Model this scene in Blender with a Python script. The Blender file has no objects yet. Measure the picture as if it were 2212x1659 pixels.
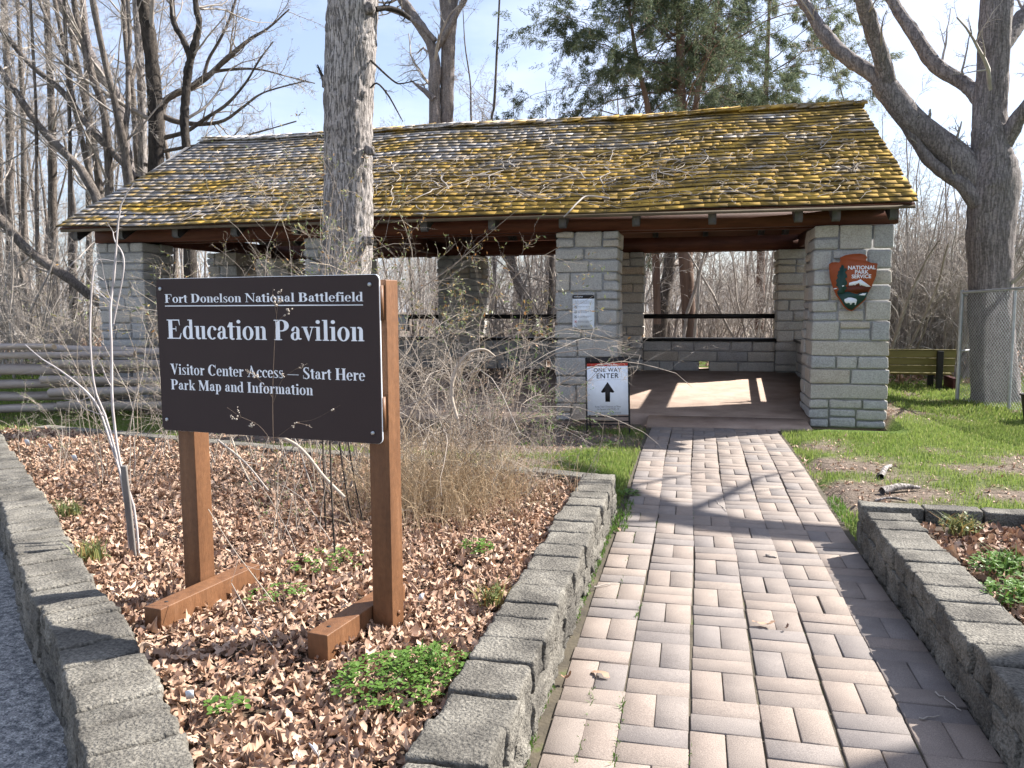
import bpy, math, random
import numpy as np
from mathutils import Vector, Matrix
sc = bpy.context.scene
C = sc.collection
R_ = math.radians
EYE = np.array([0.0, 0.0, 1.6])
# ---------------------------------------------------------------- camera (measured from the photograph)
F_PX, W_PX, H_PX = 1750.0, 2212.0, 1659.0
YAW, ROLL = R_(12.5), R_(0.3)
PITCH = math.atan((829.5 - 657.0) / F_PX)
_fw = np.array([-math.sin(YAW) * math.cos(PITCH), math.cos(YAW) * math.cos(PITCH), -math.sin(PITCH)])
_r0 = np.array([math.cos(YAW), math.sin(YAW), 0.0])
_u0 = np.cross(_r0, _fw)
_rt = _r0 * math.cos(ROLL) - _u0 * math.sin(ROLL)
_up = _u0 * math.cos(ROLL) + _r0 * math.sin(ROLL)
cam_d = bpy.data.cameras.new('camera')
cam = bpy.data.objects.new('camera', cam_d)
C.objects.link(cam)
cam_d.sensor_fit = 'HORIZONTAL'
cam_d.sensor_width = 36.0
cam_d.lens = 36.0 * F_PX / W_PX
cam_d.clip_start = 0.05
cam_d.clip_end = 600
cam.matrix_world = Matrix(((_rt[0], _up[0], -_fw[0], 0), (_rt[1], _up[1], -_fw[1], 0), (_rt[2], _up[2], -_fw[2], 1.6), (0, 0, 0, 1)))
sc.camera = cam
# ---------------------------------------------------------------- sky and sun
SUN_AZ, SUN_EL = R_(56.0), R_(41.0)          # azimuth measured from +y towards +x
w = bpy.data.worlds.new("World")
sc.world = w
w.use_nodes = True
nt = w.node_tree
nt.nodes.clear()
wo = nt.nodes.new('ShaderNodeOutputWorld')
bg = nt.nodes.new('ShaderNodeBackground')
sky = nt.nodes.new('ShaderNodeTexSky')
sky.sky_type = 'NISHITA'
sky.sun_disc = False
sky.sun_elevation = SUN_EL
sky.sun_rotation = SUN_AZ
sky.air_density = 1.0
sky.dust_density = 1.0
sky.ozone_density = 1.5
tc = nt.nodes.new('ShaderNodeTexCoord')
mp = nt.nodes.new('ShaderNodeMapping')
mp.inputs['Scale'].default_value = (1.0, 1.0, 2.6)
nz = nt.nodes.new('ShaderNodeTexNoise')
nz.inputs['Scale'].default_value = 2.3
nz.inputs['Detail'].default_value = 6
nz.inputs['Roughness'].default_value = 0.55
cr = nt.nodes.new('ShaderNodeValToRGB')
cr.color_ramp.elements[0].position = 0.44
cr.color_ramp.elements[0].color = (0, 0, 0, 1)
cr.color_ramp.elements[1].position = 0.70
cr.color_ramp.elements[1].color = (1, 1, 1, 1)
mx = nt.nodes.new('ShaderNodeMix')
mx.data_type = 'RGBA'
mx.inputs['B'].default_value = (5.7, 6.3, 8.2, 1)
ml = nt.nodes.new('ShaderNodeMath')
ml.operation = 'MULTIPLY_ADD'
ml.inputs[1].default_value = 0.6
ml.inputs[2].default_value = 0.28
nt.links.new(tc.outputs['Generated'], mp.inputs['Vector'])
nt.links.new(mp.outputs['Vector'], nz.inputs['Vector'])
nt.links.new(nz.outputs['Fac'], cr.inputs['Fac'])
nt.links.new(cr.outputs['Color'], ml.inputs[0])
nt.links.new(ml.outputs[0], mx.inputs['Factor'])
nt.links.new(sky.outputs['Color'], mx.inputs['A'])
nt.links.new(mx.outputs['Result'], bg.inputs['Color'])
bg.inputs['Strength'].default_value = 0.067
nt.links.new(bg.outputs[0], wo.inputs[0])
sd = bpy.data.lights.new('sun', 'SUN')
sd.energy = 5.0
sd.angle = R_(0.53)
sd.color = (1.0, 0.955, 0.89)
so = bpy.data.objects.new('sun', sd)
C.objects.link(so)
S_DIR = np.array([math.sin(SUN_AZ) * math.cos(SUN_EL), math.cos(SUN_AZ) * math.cos(SUN_EL), math.sin(SUN_EL)])
so.rotation_euler = Vector(S_DIR).to_track_quat('Z', 'Y').to_euler()
so.location = (20, 14, 20)
sc.view_settings.view_transform = 'Standard'
sc.view_settings.look = 'None'
sc.view_settings.exposure = 1.6
sc.view_settings.gamma = 1.0
sc.view_settings.use_curve_mapping = False
sc.render.engine = 'CYCLES'
sc.cycles.max_bounces = 6
sc.cycles.diffuse_bounces = 3
sc.cycles.glossy_bounces = 2
sc.cycles.transmission_bounces = 2
sc.cycles.use_adaptive_sampling = True
sc.cycles.adaptive_threshold = 0.02

# ---------------------------------------------------------------- measuring helpers (photo measured on a 2212 x 1659 grid)
def ray(u, v): return _fw + _rt * (u - 1106) / F_PX - _up * (v - 829.5) / F_PX
def onz(u, v, z=0.0):
    r = ray(u, v); return EYE + r * ((z - 1.6) / r[2])
def ony(u, v, y):
    r = ray(u, v); return EYE + r * (y / r[1])
def depth(p): return float((np.asarray(p) - EYE) @ _fw)

# ---------------------------------------------------------------- noise
def _h(i, j, k, s):
    h = (i * 73856093) ^ (j * 19349663) ^ (k * 83492791) ^ (s * 2654435761)
    h = (h ^ (h >> 13)) * 1274126177
    h = h ^ (h >> 16)
    return (h & 0xffff) / 65535.0
def vnoise(P, s=0):
    P = np.asarray(P, float)
    i = np.floor(P).astype(np.int64); f = P - i; f = f * f * (3 - 2 * f)
    o = 0
    for a in (0, 1):
        for b in (0, 1):
            for c in (0, 1):
                wgt = (f[..., 0] if a else 1 - f[..., 0]) * (f[..., 1] if b else 1 - f[..., 1]) * (f[..., 2] if c else 1 - f[..., 2])
                o = o + wgt * _h(i[..., 0] + a, i[..., 1] + b, i[..., 2] + c, s)
    return o
def fbm(P, s=0, n=3):
    P = np.asarray(P, float); o = 0; a = 1; t = 0
    for k in range(n):
        o = o + a * vnoise(P * (2 ** k) + k * 17.3, s + k); t += a; a *= 0.5
    return o / t
def n2(x, y, sc_=1.0, s=0, n=3):
    x = np.asarray(x, float); y = np.asarray(y, float)
    return fbm(np.stack([x * sc_, y * sc_, np.zeros_like(x * 1.0 + y)], -1), s, n)

# ---------------------------------------------------------------- mesh builder
class MB:
    def __init__(s): s.v = []; s.q = []; s.t = []; s.tq = []; s.tt = []; s.n = 0
    def add(s, V, Q=None, T=None, tint=0.5):
        V = np.asarray(V, float).reshape(-1, 3)
        if Q is not None and len(Q):
            Q = np.asarray(Q, np.int64).reshape(-1, 4); s.q.append(Q + s.n)
            s.tq.append(np.broadcast_to(np.asarray(tint, float), (len(Q),)) if np.ndim(tint) == 0 or len(tint) == len(Q) else np.full(len(Q), tint[0]))
        if T is not None and len(T):
            T = np.asarray(T, np.int64).reshape(-1, 3); s.t.append(T + s.n)
            s.tt.append(np.broadcast_to(np.asarray(tint, float), (len(T),)) if np.ndim(tint) == 0 or len(tint) == len(T) else np.full(len(T), tint[0]))
        s.v.append(V); s.n += len(V)
    def box(s, x0, x1, y0, y1, z0, z1, tint=0.5, M=None):
        V = np.array([[x, y, z] for z in (z0, z1) for y in (y0, y1) for x in (x0, x1)], float)
        if M is not None: V = V @ M[0].T + M[1]
        s.add(V, [[0, 2, 3, 1], [4, 5, 7, 6], [0, 1, 5, 4], [2, 6, 7, 3], [0, 4, 6, 2], [1, 3, 7, 5]], tint=tint)
    def hexa(s, V, tint=0.5):
        s.add(V, [[0, 2, 3, 1], [4, 5, 7, 6], [0, 1, 5, 4], [2, 6, 7, 3], [0, 4, 6, 2], [1, 3, 7, 5]], tint=tint)
    def grid(s, P, tint=None):
        a, b = P.shape[:2]
        i = np.arange(a * b).reshape(a, b)
        Q = np.stack([i[:-1, :-1], i[1:, :-1], i[1:, 1:], i[:-1, 1:]], -1).reshape(-1, 4)
        s.add(P.reshape(-1, 3), Q, tint=0.5 if tint is None else tint)
    def prism(s, pts, z0, z1, M=None, tint=0.5):          # polygon extruded (pts in plane, triangulated by fan about centroid)
        pts = np.asarray(pts, float); n = len(pts); c = pts.mean(0)
        V = np.concatenate([np.c_[pts, np.full(n, z0)], np.c_[pts, np.full(n, z1)], [[c[0], c[1], z0]], [[c[0], c[1], z1]]])
        if M is not None: V = V @ M[0].T + M[1]
        T = []; Q = []
        for i in range(n):
            j = (i + 1) % n
            Q.append([i, j, n + j, n + i]); T.append([2 * n, j, i]); T.append([2 * n + 1, n + i, n + j])
        s.add(V, Q, T, tint=tint)
    def build(s, name, mat=None, parent=None, smooth=False, weld=False):
        me = bpy.data.meshes.new(name)
        V = np.concatenate(s.v) if s.v else np.zeros((0, 3))
        nq = sum(len(a) for a in s.q); ntr = sum(len(a) for a in s.t)
        me.vertices.add(len(V)); me.vertices.foreach_set('co', V.astype(np.float32).ravel())
        L = []; starts = []; tint = []
        if nq: q = np.concatenate(s.q); L.append(q.ravel()); starts.append(np.arange(nq) * 4); tint.append(np.concatenate(s.tq))
        if ntr: t = np.concatenate(s.t); L.append(t.ravel()); starts.append(nq * 4 + np.arange(ntr) * 3); tint.append(np.concatenate(s.tt))
        if L:
            L = np.concatenate(L).astype(np.int32); starts = np.concatenate(starts).astype(np.int32)
            me.loops.add(len(L)); me.loops.foreach_set('vertex_index', L)
            me.polygons.add(nq + ntr); me.polygons.foreach_set('loop_start', starts)
            me.update(calc_edges=True)
            at = me.attributes.new('tint', 'FLOAT', 'FACE'); at.data.foreach_set('value', np.concatenate(tint).astype(np.float32))
            if smooth: me.polygons.foreach_set('use_smooth', np.ones(nq + ntr, bool))
        me.validate()
        o = bpy.data.objects.new(name, me); C.objects.link(o)
        if mat: me.materials.append(mat)
        if parent is not None: o.parent = parent
        return o
def tag(o, label=None, cat=None, group=None, kind=None):
    if label: o['label'] = label
    if cat: o['category'] = cat
    if group: o['group'] = group
    if kind: o['kind'] = kind
    return o
def empty(name, loc=(0, 0, 0), label=None, cat=None, group=None):
    o = bpy.data.objects.new(name, None); C.objects.link(o); o.location = loc
    o.empty_display_size = 0.1
    return tag(o, label, cat, group)
def frame(origin, xdir, ydir):
    x = np.array(xdir, float); x /= np.linalg.norm(x)
    y = np.array(ydir, float); y -= x * (x @ y); y /= np.linalg.norm(y)
    return (np.stack([x, y, np.cross(x, y)], 1), np.array(origin, float))
def copy_tree(o, parent=None):
    c = o.copy(); C.objects.link(c); c.parent = parent
    for ch in o.children: copy_tree(ch, c)
    return c
# ---- tubes: many at once, pts (B,n,3), rad (B,n)
def tubes(mb, pts, rad, k=5, tint=0.5, cap=False):
    pts = np.asarray(pts, float); rad = np.asarray(rad, float)
    if pts.ndim == 2: pts = pts[None]; rad = rad[None]
    B, n, _ = pts.shape
    d = np.gradient(pts, axis=1); d /= np.maximum(np.linalg.norm(d, axis=2, keepdims=True), 1e-9)
    ov = pts[:, -1] - pts[:, 0]; ov /= np.maximum(np.linalg.norm(ov, axis=1, keepdims=True), 1e-9)
    ref = np.where(np.abs(ov[:, 2:3]) > 0.75, np.array([[1.0, 0, 0]]), np.array([[0, 0, 1.0]]))
    u = np.cross(d, np.broadcast_to(ref[:, None], d.shape)); u /= np.maximum(np.linalg.norm(u, axis=2, keepdims=True), 1e-9)
    v = np.cross(d, u)
    a = np.arange(k) * 2 * math.pi / k
    V = pts[:, :, None] + rad[:, :, None, None] * (u[:, :, None] * np.cos(a)[:, None] + v[:, :, None] * np.sin(a)[:, None])
    idx = np.arange(B * n * k).reshape(B, n, k)
    nx = np.roll(idx, -1, 2)
    Q = np.stack([idx[:, :-1], nx[:, :-1], nx[:, 1:], idx[:, 1:]], -1).reshape(-1, 4)
    if np.ndim(tint): tint = np.repeat(np.asarray(tint), (n - 1) * k)
    mb.add(V.reshape(-1, 3), Q, tint=tint)
    if cap:
        for b in range(B):
            for e in (0, n - 1):
                mb.add(np.vstack([V[b, e], pts[b, e]]), T=[[k, i, (i + 1) % k] for i in range(k)])
def grow(rng, st, di, ln, r0, n, wig, up=0.0, tip=0.25, droop=0.0):
    B = len(st); P = np.zeros((B, n, 3)); P[:, 0] = st; d = di.copy(); s = (ln / (n - 1))[:, None]
    for i in range(1, n):
        d = d + rng.normal(0, wig, (B, 3)) + np.array([0, 0, up - droop * i / n]); d /= np.linalg.norm(d, axis=1, keepdims=True)
        P[:, i] = P[:, i - 1] + d * s
    t = np.linspace(0, 1, n)
    return P, r0[:, None] * (1 - t * (1 - tip))[None]
def spawn(rng, P, Rd, ln, per, t0, t1, amin, amax, lr, rr, shrink=0.5, rmin=0.003):
    B, n, _ = P.shape
    per_i = np.repeat(np.arange(B), per); m = len(per_i)
    t = rng.uniform(t0, t1, m); x = t * (n - 1); i = np.minimum(x.astype(int), n - 2); f = (x - i)[:, None]
    A = P[per_i, i]; Bp = P[per_i, i + 1]; st = A * (1 - f) + Bp * f
    tg = Bp - A; tg /= np.maximum(np.linalg.norm(tg, axis=1, keepdims=True), 1e-9)
    rv = rng.normal(0, 1, (m, 3)); rv -= tg * (rv * tg).sum(1, keepdims=True); rv /= np.linalg.norm(rv, axis=1, keepdims=True)
    an = np.radians(rng.uniform(amin, amax, m))[:, None]
    di = tg * np.cos(an) + rv * np.sin(an)
    L = ln[per_i] * lr * (1 - shrink * t) * rng.uniform(0.6, 1.25, m)
    rp = Rd[per_i, i] * (1 - f[:, 0]) + Rd[per_i, i + 1] * f[:, 0]
    return st, di, L, np.maximum(rp * rr * rng.uniform(0.7, 1.1, m), rmin)
def catmull(P, m):
    P = np.asarray(P, float); n = len(P)
    if n == 2:
        t = np.linspace(0, 1, m)[:, None]; return P[0] * (1 - t) + P[1] * t
    Q = np.vstack([2 * P[0] - P[1], P, 2 * P[-1] - P[-2]])
    ts = np.linspace(0, n - 1 - 1e-6, m); i = ts.astype(int); f = (ts - i)[:, None]
    a, b, c, d = Q[i], Q[i + 1], Q[i + 2], Q[i + 3]
    return 0.5 * (2 * b + (c - a) * f + (2 * a - 5 * b + 4 * c - d) * f ** 2 + (3 * b - a - 3 * c + d) * f ** 3)
def bark_tube(mb, pts, rad, k=40, step=0.04, amp=0.02, fr=14.0, stretch=5.0, seed=0, flare=0.0):
    pts = np.asarray(pts, float)
    L = np.linalg.norm(np.diff(pts, axis=0), axis=1).sum(); m = max(6, int(L / step))
    X = catmull(np.c_[pts, rad], m); P = X[:, :3]; r = X[:, 3]
    d = np.gradient(P, axis=0); d /= np.linalg.norm(d, axis=1, keepdims=True)
    ov = P[-1] - P[0]; ref = np.array([1.0, 0, 0]) if abs(ov[2]) > 0.6 * np.linalg.norm(ov) else np.array([0, 0, 1.0])
    u = np.cross(d, ref); u /= np.linalg.norm(u, axis=1, keepdims=True); v = np.cross(d, u)
    a = np.arange(k) * 2 * math.pi / k
    ca, sa = np.cos(a), np.sin(a)
    s = np.linspace(0, L, m)
    rb = r[:, None] * np.ones(k)
    C3 = np.stack([ca[None] * rb * fr, sa[None] * rb * fr, np.repeat(s[:, None] * fr / stretch, k, 1)], -1)
    C3 = C3 + 1.5 * (fbm(C3 * 0.35, seed + 9, 2) - 0.5)[..., None]
    rg = 1 - np.abs(2 * fbm(C3, seed, 2) - 1) * 2.0
    big = fbm(np.stack([ca[None] * rb * 2.5, sa[None] * rb * 2.5, np.repeat(s[:, None] * 1.2, k, 1)], -1), seed + 4, 2) - 0.5
    disp = amp * (-np.clip(rg, -0.2, 1) ** 1.0) + rb * 0.28 * big
    if flare: disp = disp + flare * np.exp(-s[:, None] / 0.25) * (0.75 + 0.5 * np.cos(a * 5 + 1.0)[None])
    rr = rb + disp
    V = P[:, None] + rr[..., None] * (u[:, None] * ca[:, None] + v[:, None] * sa[:, None])
    idx = np.arange(m * k).reshape(m, k); nx = np.roll(idx, -1, 1)
    Q = np.stack([idx[:-1], nx[:-1], nx[1:], idx[1:]], -1).reshape(-1, 4)
    tt = np.clip(0.5 + 0.5 * rg, 0, 1)[:-1].reshape(-1)
    mb.add(V.reshape(-1, 3), Q, tint=1 - tt)
# ---- rounded rough block, local box half sizes h, placed by (Rot, origin)
_tmpl = {}
def cube_t(n):
    if n in _tmpl: return _tmpl[n]
    g = np.linspace(-1, 1, n + 1); vm = {}; V = []; Q = []
    def vid(p):
        key = tuple(np.round(p, 5))
        if key not in vm: vm[key] = len(V); V.append(p)
        return vm[key]
    for ax in range(3):
        for sg in (-1, 1):
            for i in range(n):
                for j in range(n):
                    c = []
                    for (a, b) in ((0, 0), (1, 0), (1, 1), (0, 1)):
                        p = [0, 0, 0]; p[ax] = sg; p[(ax + 1) % 3] = g[i + a]; p[(ax + 2) % 3] = g[j + b]; c.append(vid(p))
                    Q.append(c if sg > 0 else c[::-1])
    _tmpl[n] = (np.array(V, float), np.array(Q)); return _tmpl[n]
def rock(mb, c, h, r=0.02, n=4, amp=0.006, fr=14.0, tint=0.5, M=None, seed=0, rough_axes=None):
    V, Q = cube_t(n); h = np.array(h, float); c = np.array(c, float); r = min(r, h.min() * 0.8)
    g = np.linspace(-1, 1, n + 1); P = np.empty_like(V)
    for a in range(3):
        hh = h[a]
        if n >= 4:
            key = np.concatenate([[-hh, -hh + r * 0.6], np.linspace(-hh + r * 1.3, hh - r * 1.3, n - 3), [hh - r * 0.6, hh]])
        else: key = np.linspace(-hh, hh, n + 1)
        P[:, a] = np.interp(V[:, a], g, key)
    q = np.clip(P, -(h - r), h - r); d = P - q; L = np.linalg.norm(d, axis=1, keepdims=True)
    P = np.where(L > 1e-9, q + d / np.maximum(L, 1e-9) * r, P)
    W = P + c
    nn = fbm(W * fr, seed, 3) - 0.5; nrm = V / np.linalg.norm(V, axis=1, keepdims=True)
    am = amp if rough_axes is None else amp * np.array([rough_axes[int(np.argmax(np.abs(v)))] for v in V])
    W = W + nrm * (nn * 2 * am)[:, None]
    if M is not None: W = W @ M[0].T + M[1]
    mb.add(W, Q, tint=tint)

# ---------------------------------------------------------------- materials
ALB = 0.75
KEEP = {'limestone': .82, 'mortar': .95, 'white_vinyl': 1.0, 'white_panel': 1.0, 'sign_brown': .9, 'plant_tag': 1.0, 'twig_bark': .95, 'pale_twig': .85, 'whitish_stem': .75, 'cedar_foliage': 1.0, 'dead_leaf': .88, 'dry_grass': 1.0,
        'arrowhead_brown': .9, 'arrowhead_green': 1.0, 'roof_moss': 1.0, 'split_rail': 1.1, 'green_leaf': .9, 'spring_leaf': .95, 'grass_blades': .92, 'exposed_aggregate': .9, 'road': .95, 'pale_bark': .92, 'red_band': .9, 'galvanised': .9, 'treated_plank': .85}
def mat(name, stops, scale=4.0, detail=5, rough=0.85, bump=0.3, bscale=40.0, bdist=0.01, tint=None, tamt=0.5, stretch=None,
        spec=0.3, fine=None, metal=0.0, trans=0.0, fiss=None):
    ka = KEEP.get(name, ALB); stops = [(p, tuple(v * ka for v in c)) for p, c in stops]; tint = [(p, tuple(v * ka for v in c)) for p, c in tint] if tint else tint
    m = bpy.data.materials.new(name); m.use_nodes = True; t = m.node_tree; N = t.nodes; L = t.links
    b = N['Principled BSDF']; b.inputs['Roughness'].default_value = rough; b.inputs['Specular IOR Level'].default_value = spec
    b.inputs['Metallic'].default_value = metal
    tcn = N.new('ShaderNodeTexCoord'); mpn = N.new('ShaderNodeMapping'); L.new(tcn.outputs['Object'], mpn.inputs['Vector'])
    if stretch: mpn.inputs['Scale'].default_value = stretch
    nz_ = N.new('ShaderNodeTexNoise'); nz_.inputs['Scale'].default_value = scale; nz_.inputs['Detail'].default_value = detail
    nz_.inputs['Roughness'].default_value = 0.6
    L.new(mpn.outputs[0], nz_.inputs['Vector'])
    r = N.new('ShaderNodeValToRGB'); el = r.color_ramp.elements
    for i, (p, c) in enumerate(stops):
        e = el[i] if i < 2 else el.new(p); e.position = p; e.color = (*c, 1)
    L.new(nz_.outputs['Fac'], r.inputs['Fac']); col = r.outputs['Color']
    if tint:
        at = N.new('ShaderNodeAttribute'); at.attribute_name = 'tint'
        r2 = N.new('ShaderNodeValToRGB'); e2 = r2.color_ramp.elements
        for i, (p, c) in enumerate(tint):
            e = e2[i] if i < 2 else e2.new(p); e.position = p; e.color = (*c, 1)
        L.new(at.outputs['Fac'], r2.inputs['Fac'])
        mxn = N.new('ShaderNodeMix'); mxn.data_type = 'RGBA'; mxn.inputs['Factor'].default_value = tamt
        L.new(col, mxn.inputs['A']); L.new(r2.outputs['Color'], mxn.inputs['B']); col = mxn.outputs['Result']
    if fine:
        n3 = N.new('ShaderNodeTexNoise'); n3.inputs['Scale'].default_value = fine[0]; n3.inputs['Detail'].default_value = 3
        L.new(tcn.outputs['Object'], n3.inputs['Vector'])
        mr = N.new('ShaderNodeMapRange'); mr.inputs['From Min'].default_value = 0.3; mr.inputs['From Max'].default_value = 0.7
        mr.inputs['To Min'].default_value = 1 - fine[1]; mr.inputs['To Max'].default_value = 1 + fine[1]
        L.new(n3.outputs['Fac'], mr.inputs['Value'])
        mm = N.new('ShaderNodeMix'); mm.data_type = 'RGBA'; mm.blend_type = 'MULTIPLY'; mm.inputs['Factor'].default_value = 1
        L.new(col, mm.inputs['A']); L.new(mr.outputs[0], mm.inputs['B']); col = mm.outputs['Result']
    if fiss:      # bark fissures: dark thin lines between plates
        fm_ = N.new('ShaderNodeMapping'); fm_.inputs['Scale'].default_value = (fiss[0], fiss[0], fiss[1]); L.new(tcn.outputs['Object'], fm_.inputs['Vector'])
        fn = N.new('ShaderNodeTexNoise'); fn.inputs['Scale'].default_value = 1.0; fn.inputs['Detail'].default_value = 5; fn.inputs['Roughness'].default_value = .6; fn.inputs['Distortion'].default_value = .25
        L.new(fm_.outputs[0], fn.inputs['Vector'])
        fs = N.new('ShaderNodeMath'); fs.operation = 'SUBTRACT'; fs.inputs[1].default_value = .5; L.new(fn.outputs['Fac'], fs.inputs[0])
        fa = N.new('ShaderNodeMath'); fa.operation = 'ABSOLUTE'; L.new(fs.outputs[0], fa.inputs[0])
        fr_ = N.new('ShaderNodeMapRange'); fr_.inputs['From Max'].default_value = .05; fr_.inputs['To Min'].default_value = fiss[2]; fr_.inputs['To Max'].default_value = 1.0; L.new(fa.outputs[0], fr_.inputs['Value'])
        fx = N.new('ShaderNodeMix'); fx.data_type = 'RGBA'; fx.blend_type = 'MULTIPLY'; fx.inputs['Factor'].default_value = 1; L.new(col, fx.inputs['A']); L.new(fr_.outputs[0], fx.inputs['B']); col = fx.outputs['Result']
    L.new(col, b.inputs['Base Color'])
    if fiss:
        bp = N.new('ShaderNodeBump'); bp.inputs['Strength'].default_value = 1.0; bp.inputs['Distance'].default_value = .02
        L.new(fr_.outputs[0], bp.inputs['Height']); L.new(bp.outputs[0], b.inputs['Normal'])
    elif bump:
        bn = N.new('ShaderNodeTexNoise'); bn.inputs['Scale'].default_value = bscale; bn.inputs['Detail'].default_value = 4
        L.new(mpn.outputs[0], bn.inputs['Vector'])
        bp = N.new('ShaderNodeBump'); bp.inputs['Strength'].default_value = bump; bp.inputs['Distance'].default_value = bdist
        L.new(bn.outputs['Fac'], bp.inputs['Height']); L.new(bp.outputs[0], b.inputs['Normal'])
    if trans:
        tr = N.new('ShaderNodeBsdfTranslucent'); L.new(col, tr.inputs['Color'])
        ms = N.new('ShaderNodeMixShader'); ms.inputs[0].default_value = trans
        out = [n for n in N if n.type == 'OUTPUT_MATERIAL'][0]
        L.new(b.outputs[0], ms.inputs[1]); L.new(tr.outputs[0], ms.inputs[2]); L.new(ms.outputs[0], out.inputs['Surface'])
    return m
def flat(name, c, rough=0.6, spec=0.3, metal=0.0):
    return mat(name, [(0.3, tuple(x * 0.93 for x in c)), (0.7, tuple(min(1, x * 1.07) for x in c))], 6, 3, rough, 0.05, 60, 0.002, spec=spec, metal=metal)
M = {}
M['stone'] = mat('limestone', [(0.3, (.33, .31, .285)), (0.55, (.47, .45, .42)), (0.75, (.58, .55, .50))], 7, 7, .88, .7, 45, .012,
                 tint=[(0.0, (.36, .355, .35)), (0.4, (.48, .465, .44)), (0.7, (.56, .50, .41)), (1.0, (.54, .39, .25))], tamt=.6, fine=(60, .22))
M['mortar'] = mat('mortar', [(0.3, (.27, .265, .26)), (0.7, (.36, .355, .345))], 12, 4, .95, .4, 80, .004, fine=(90, .15))
M['block'] = mat('concrete_block', [(0.40, (.06, .055, .046)), (0.5, (.15, .138, .115)), (0.62, (.25, .232, .195))], 3.2, 9, .95, 1.0, 90, .012,
                 tint=[(0, (.13, .12, .105)), (1, (.29, .265, .225))], tamt=.35, fine=(95, .5))
M['paver'] = mat('paver', [(0.35, (.215, .18, .157)), (0.65, (.315, .265, .228))], 5, 8, .85, .4, 150, .004,
                 tint=[(0, (.16, .155, .165)), (.2, (.22, .20, .192)), (.5, (.28, .23, .195)), (.8, (.32, .25, .205)), (1, (.345, .28, .23))], tamt=.42, fine=(260, .28))
M['joint'] = mat('joint_sand', [(0.35, (.07, .06, .045)), (0.6, (.12, .10, .07)), (0.72, (.10, .14, .03))], 6, 6, 1, .5, 60, .01)
M['soil'] = mat('soil', [(0.3, (.05, .035, .025)), (0.7, (.13, .09, .06))], 8, 8, 1, .8, 40, .03)
M['road'] = mat('road', [(0.38, (.12, .122, .125)), (0.62, (.40, .39, .37))], 28, 10, .95, 1.0, 70, .012, fine=(110, .6))
M['floor'] = mat('exposed_aggregate', [(0.35, (.26, .185, .14)), (0.7, (.40, .30, .235))], 2.5, 8, .8, .5, 200, .003, fine=(240, .35))
M['wood_red'] = mat('stained_timber', [(0.3, (.085, .024, .012)), (0.7, (.17, .055, .028))], 3, 6, .6, .3, 30, .004, stretch=(1, 6, 8))
M['rafter'] = mat('rafter_end', [(0.3, (.10, .10, .105)), (0.7, (.19, .18, .18))], 4, 6, .7, .3, 30, .004)
M['fascia'] = mat('fascia_board', [(0.3, (.10, .075, .05)), (0.7, (.20, .15, .10))], 3, 5, .8, .3, 40, .004)
M['black'] = mat('black_steel', [(0.3, (.012, .011, .011)), (0.7, (.022, .019, .018))], 4, 4, .45, .1, 60, .002)
M['sign_wood'] = mat('painted_post', [(0.3, (.15, .068, .032)), (0.6, (.215, .10, .046)), (0.75, (.27, .135, .07))], 3, 8, .5, .6, 40, .004, stretch=(6, 6, .7), fine=(40, .12))
M['board'] = mat('sign_brown', [(0.3, (.050, .036, .035)), (0.7, (.056, .041, .039))], 2, 3, .75, 0, spec=.15)
M['white'] = flat('white_vinyl', (.78, .80, .84), .5)
M['panel_white'] = flat('white_panel', (.80, .84, .90), .35)
M['red'] = flat('red_band', (.55, .05, .03), .5)
M['ink'] = flat('dark_ink', (.025, .02, .02), .6)
M['inkgrey'] = flat('grey_ink', (.22, .22, .24), .6)
M['bolt'] = flat('zinc_bolt', (.55, .58, .6), .35, metal=.8)
M['bark_pale'] = mat('pale_bark', [(0.3, (.22, .19, .175)), (0.55, (.36, .325, .305)), (0.75, (.50, .46, .43))], 2.2, 8, .95, 1.0, 26, .022, stretch=(1, 1, .5),
                     tint=[(0, (.42, .38, .355)), (.6, (.30, .265, .245)), (1, (.10, .08, .07))], tamt=.5, fine=(45, .2), fiss=(30, 3.2, .42))
M['bark_grey'] = mat('grey_bark', [(0.3, (.19, .16, .15)), (0.7, (.36, .32, .305))], 2.5, 8, .95, 1.0, 24, .02, stretch=(1, 1, .35),
                     tint=[(0, (.36, .31, .295)), (1, (.14, .115, .10))], tamt=.4, fine=(30, .3), fiss=(22, 2.2, .66))
M['bark_dark'] = mat('dark_bark', [(0.3, (.04, .032, .028)), (0.7, (.13, .108, .09))], 5, 8, .95, .9, 24, .02, stretch=(1, 1, .3), fiss=(22, 5, .5))
M['bark_wood'] = mat('woodland_bark', [(0.3, (.12, .098, .082)), (0.7, (.30, .255, .22))], 2, 8, .95, .6, 14, .02, stretch=(1, 1, .4), fiss=(18, 4, .5))
M['twig'] = mat('twig_bark', [(0.3, (.20, .17, .145)), (0.5, (.33, .29, .255)), (0.7, (.50, .455, .41))], 2.5, 5, .85, 0)
M['twig_pale'] = mat('pale_twig', [(0.3, (.30, .26, .225)), (0.7, (.50, .45, .40))], 3, 4, .8, 0,
                     tint=[(0, (.25, .19, .14)), (.5, (.42, .37, .32)), (1, (.50, .38, .24))], tamt=.6)
M['stalk_brown'] = mat('brown_stalk', [(0.3, (.13, .09, .065)), (0.7, (.26, .19, .14))], 8, 3, .8, 0)
M['stem_white'] = mat('whitish_stem', [(0.3, (.42, .37, .35)), (0.7, (.62, .57, .56))], 5, 4, .7, 0)
M['straw'] = mat('dry_grass', [(0.3, (.46, .35, .22)), (0.7, (.66, .53, .36))], 5, 3, .8, 0, tint=[(0, (.34, .25, .16)), (1, (.74, .58, .38))], tamt=.6, trans=.3)
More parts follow.
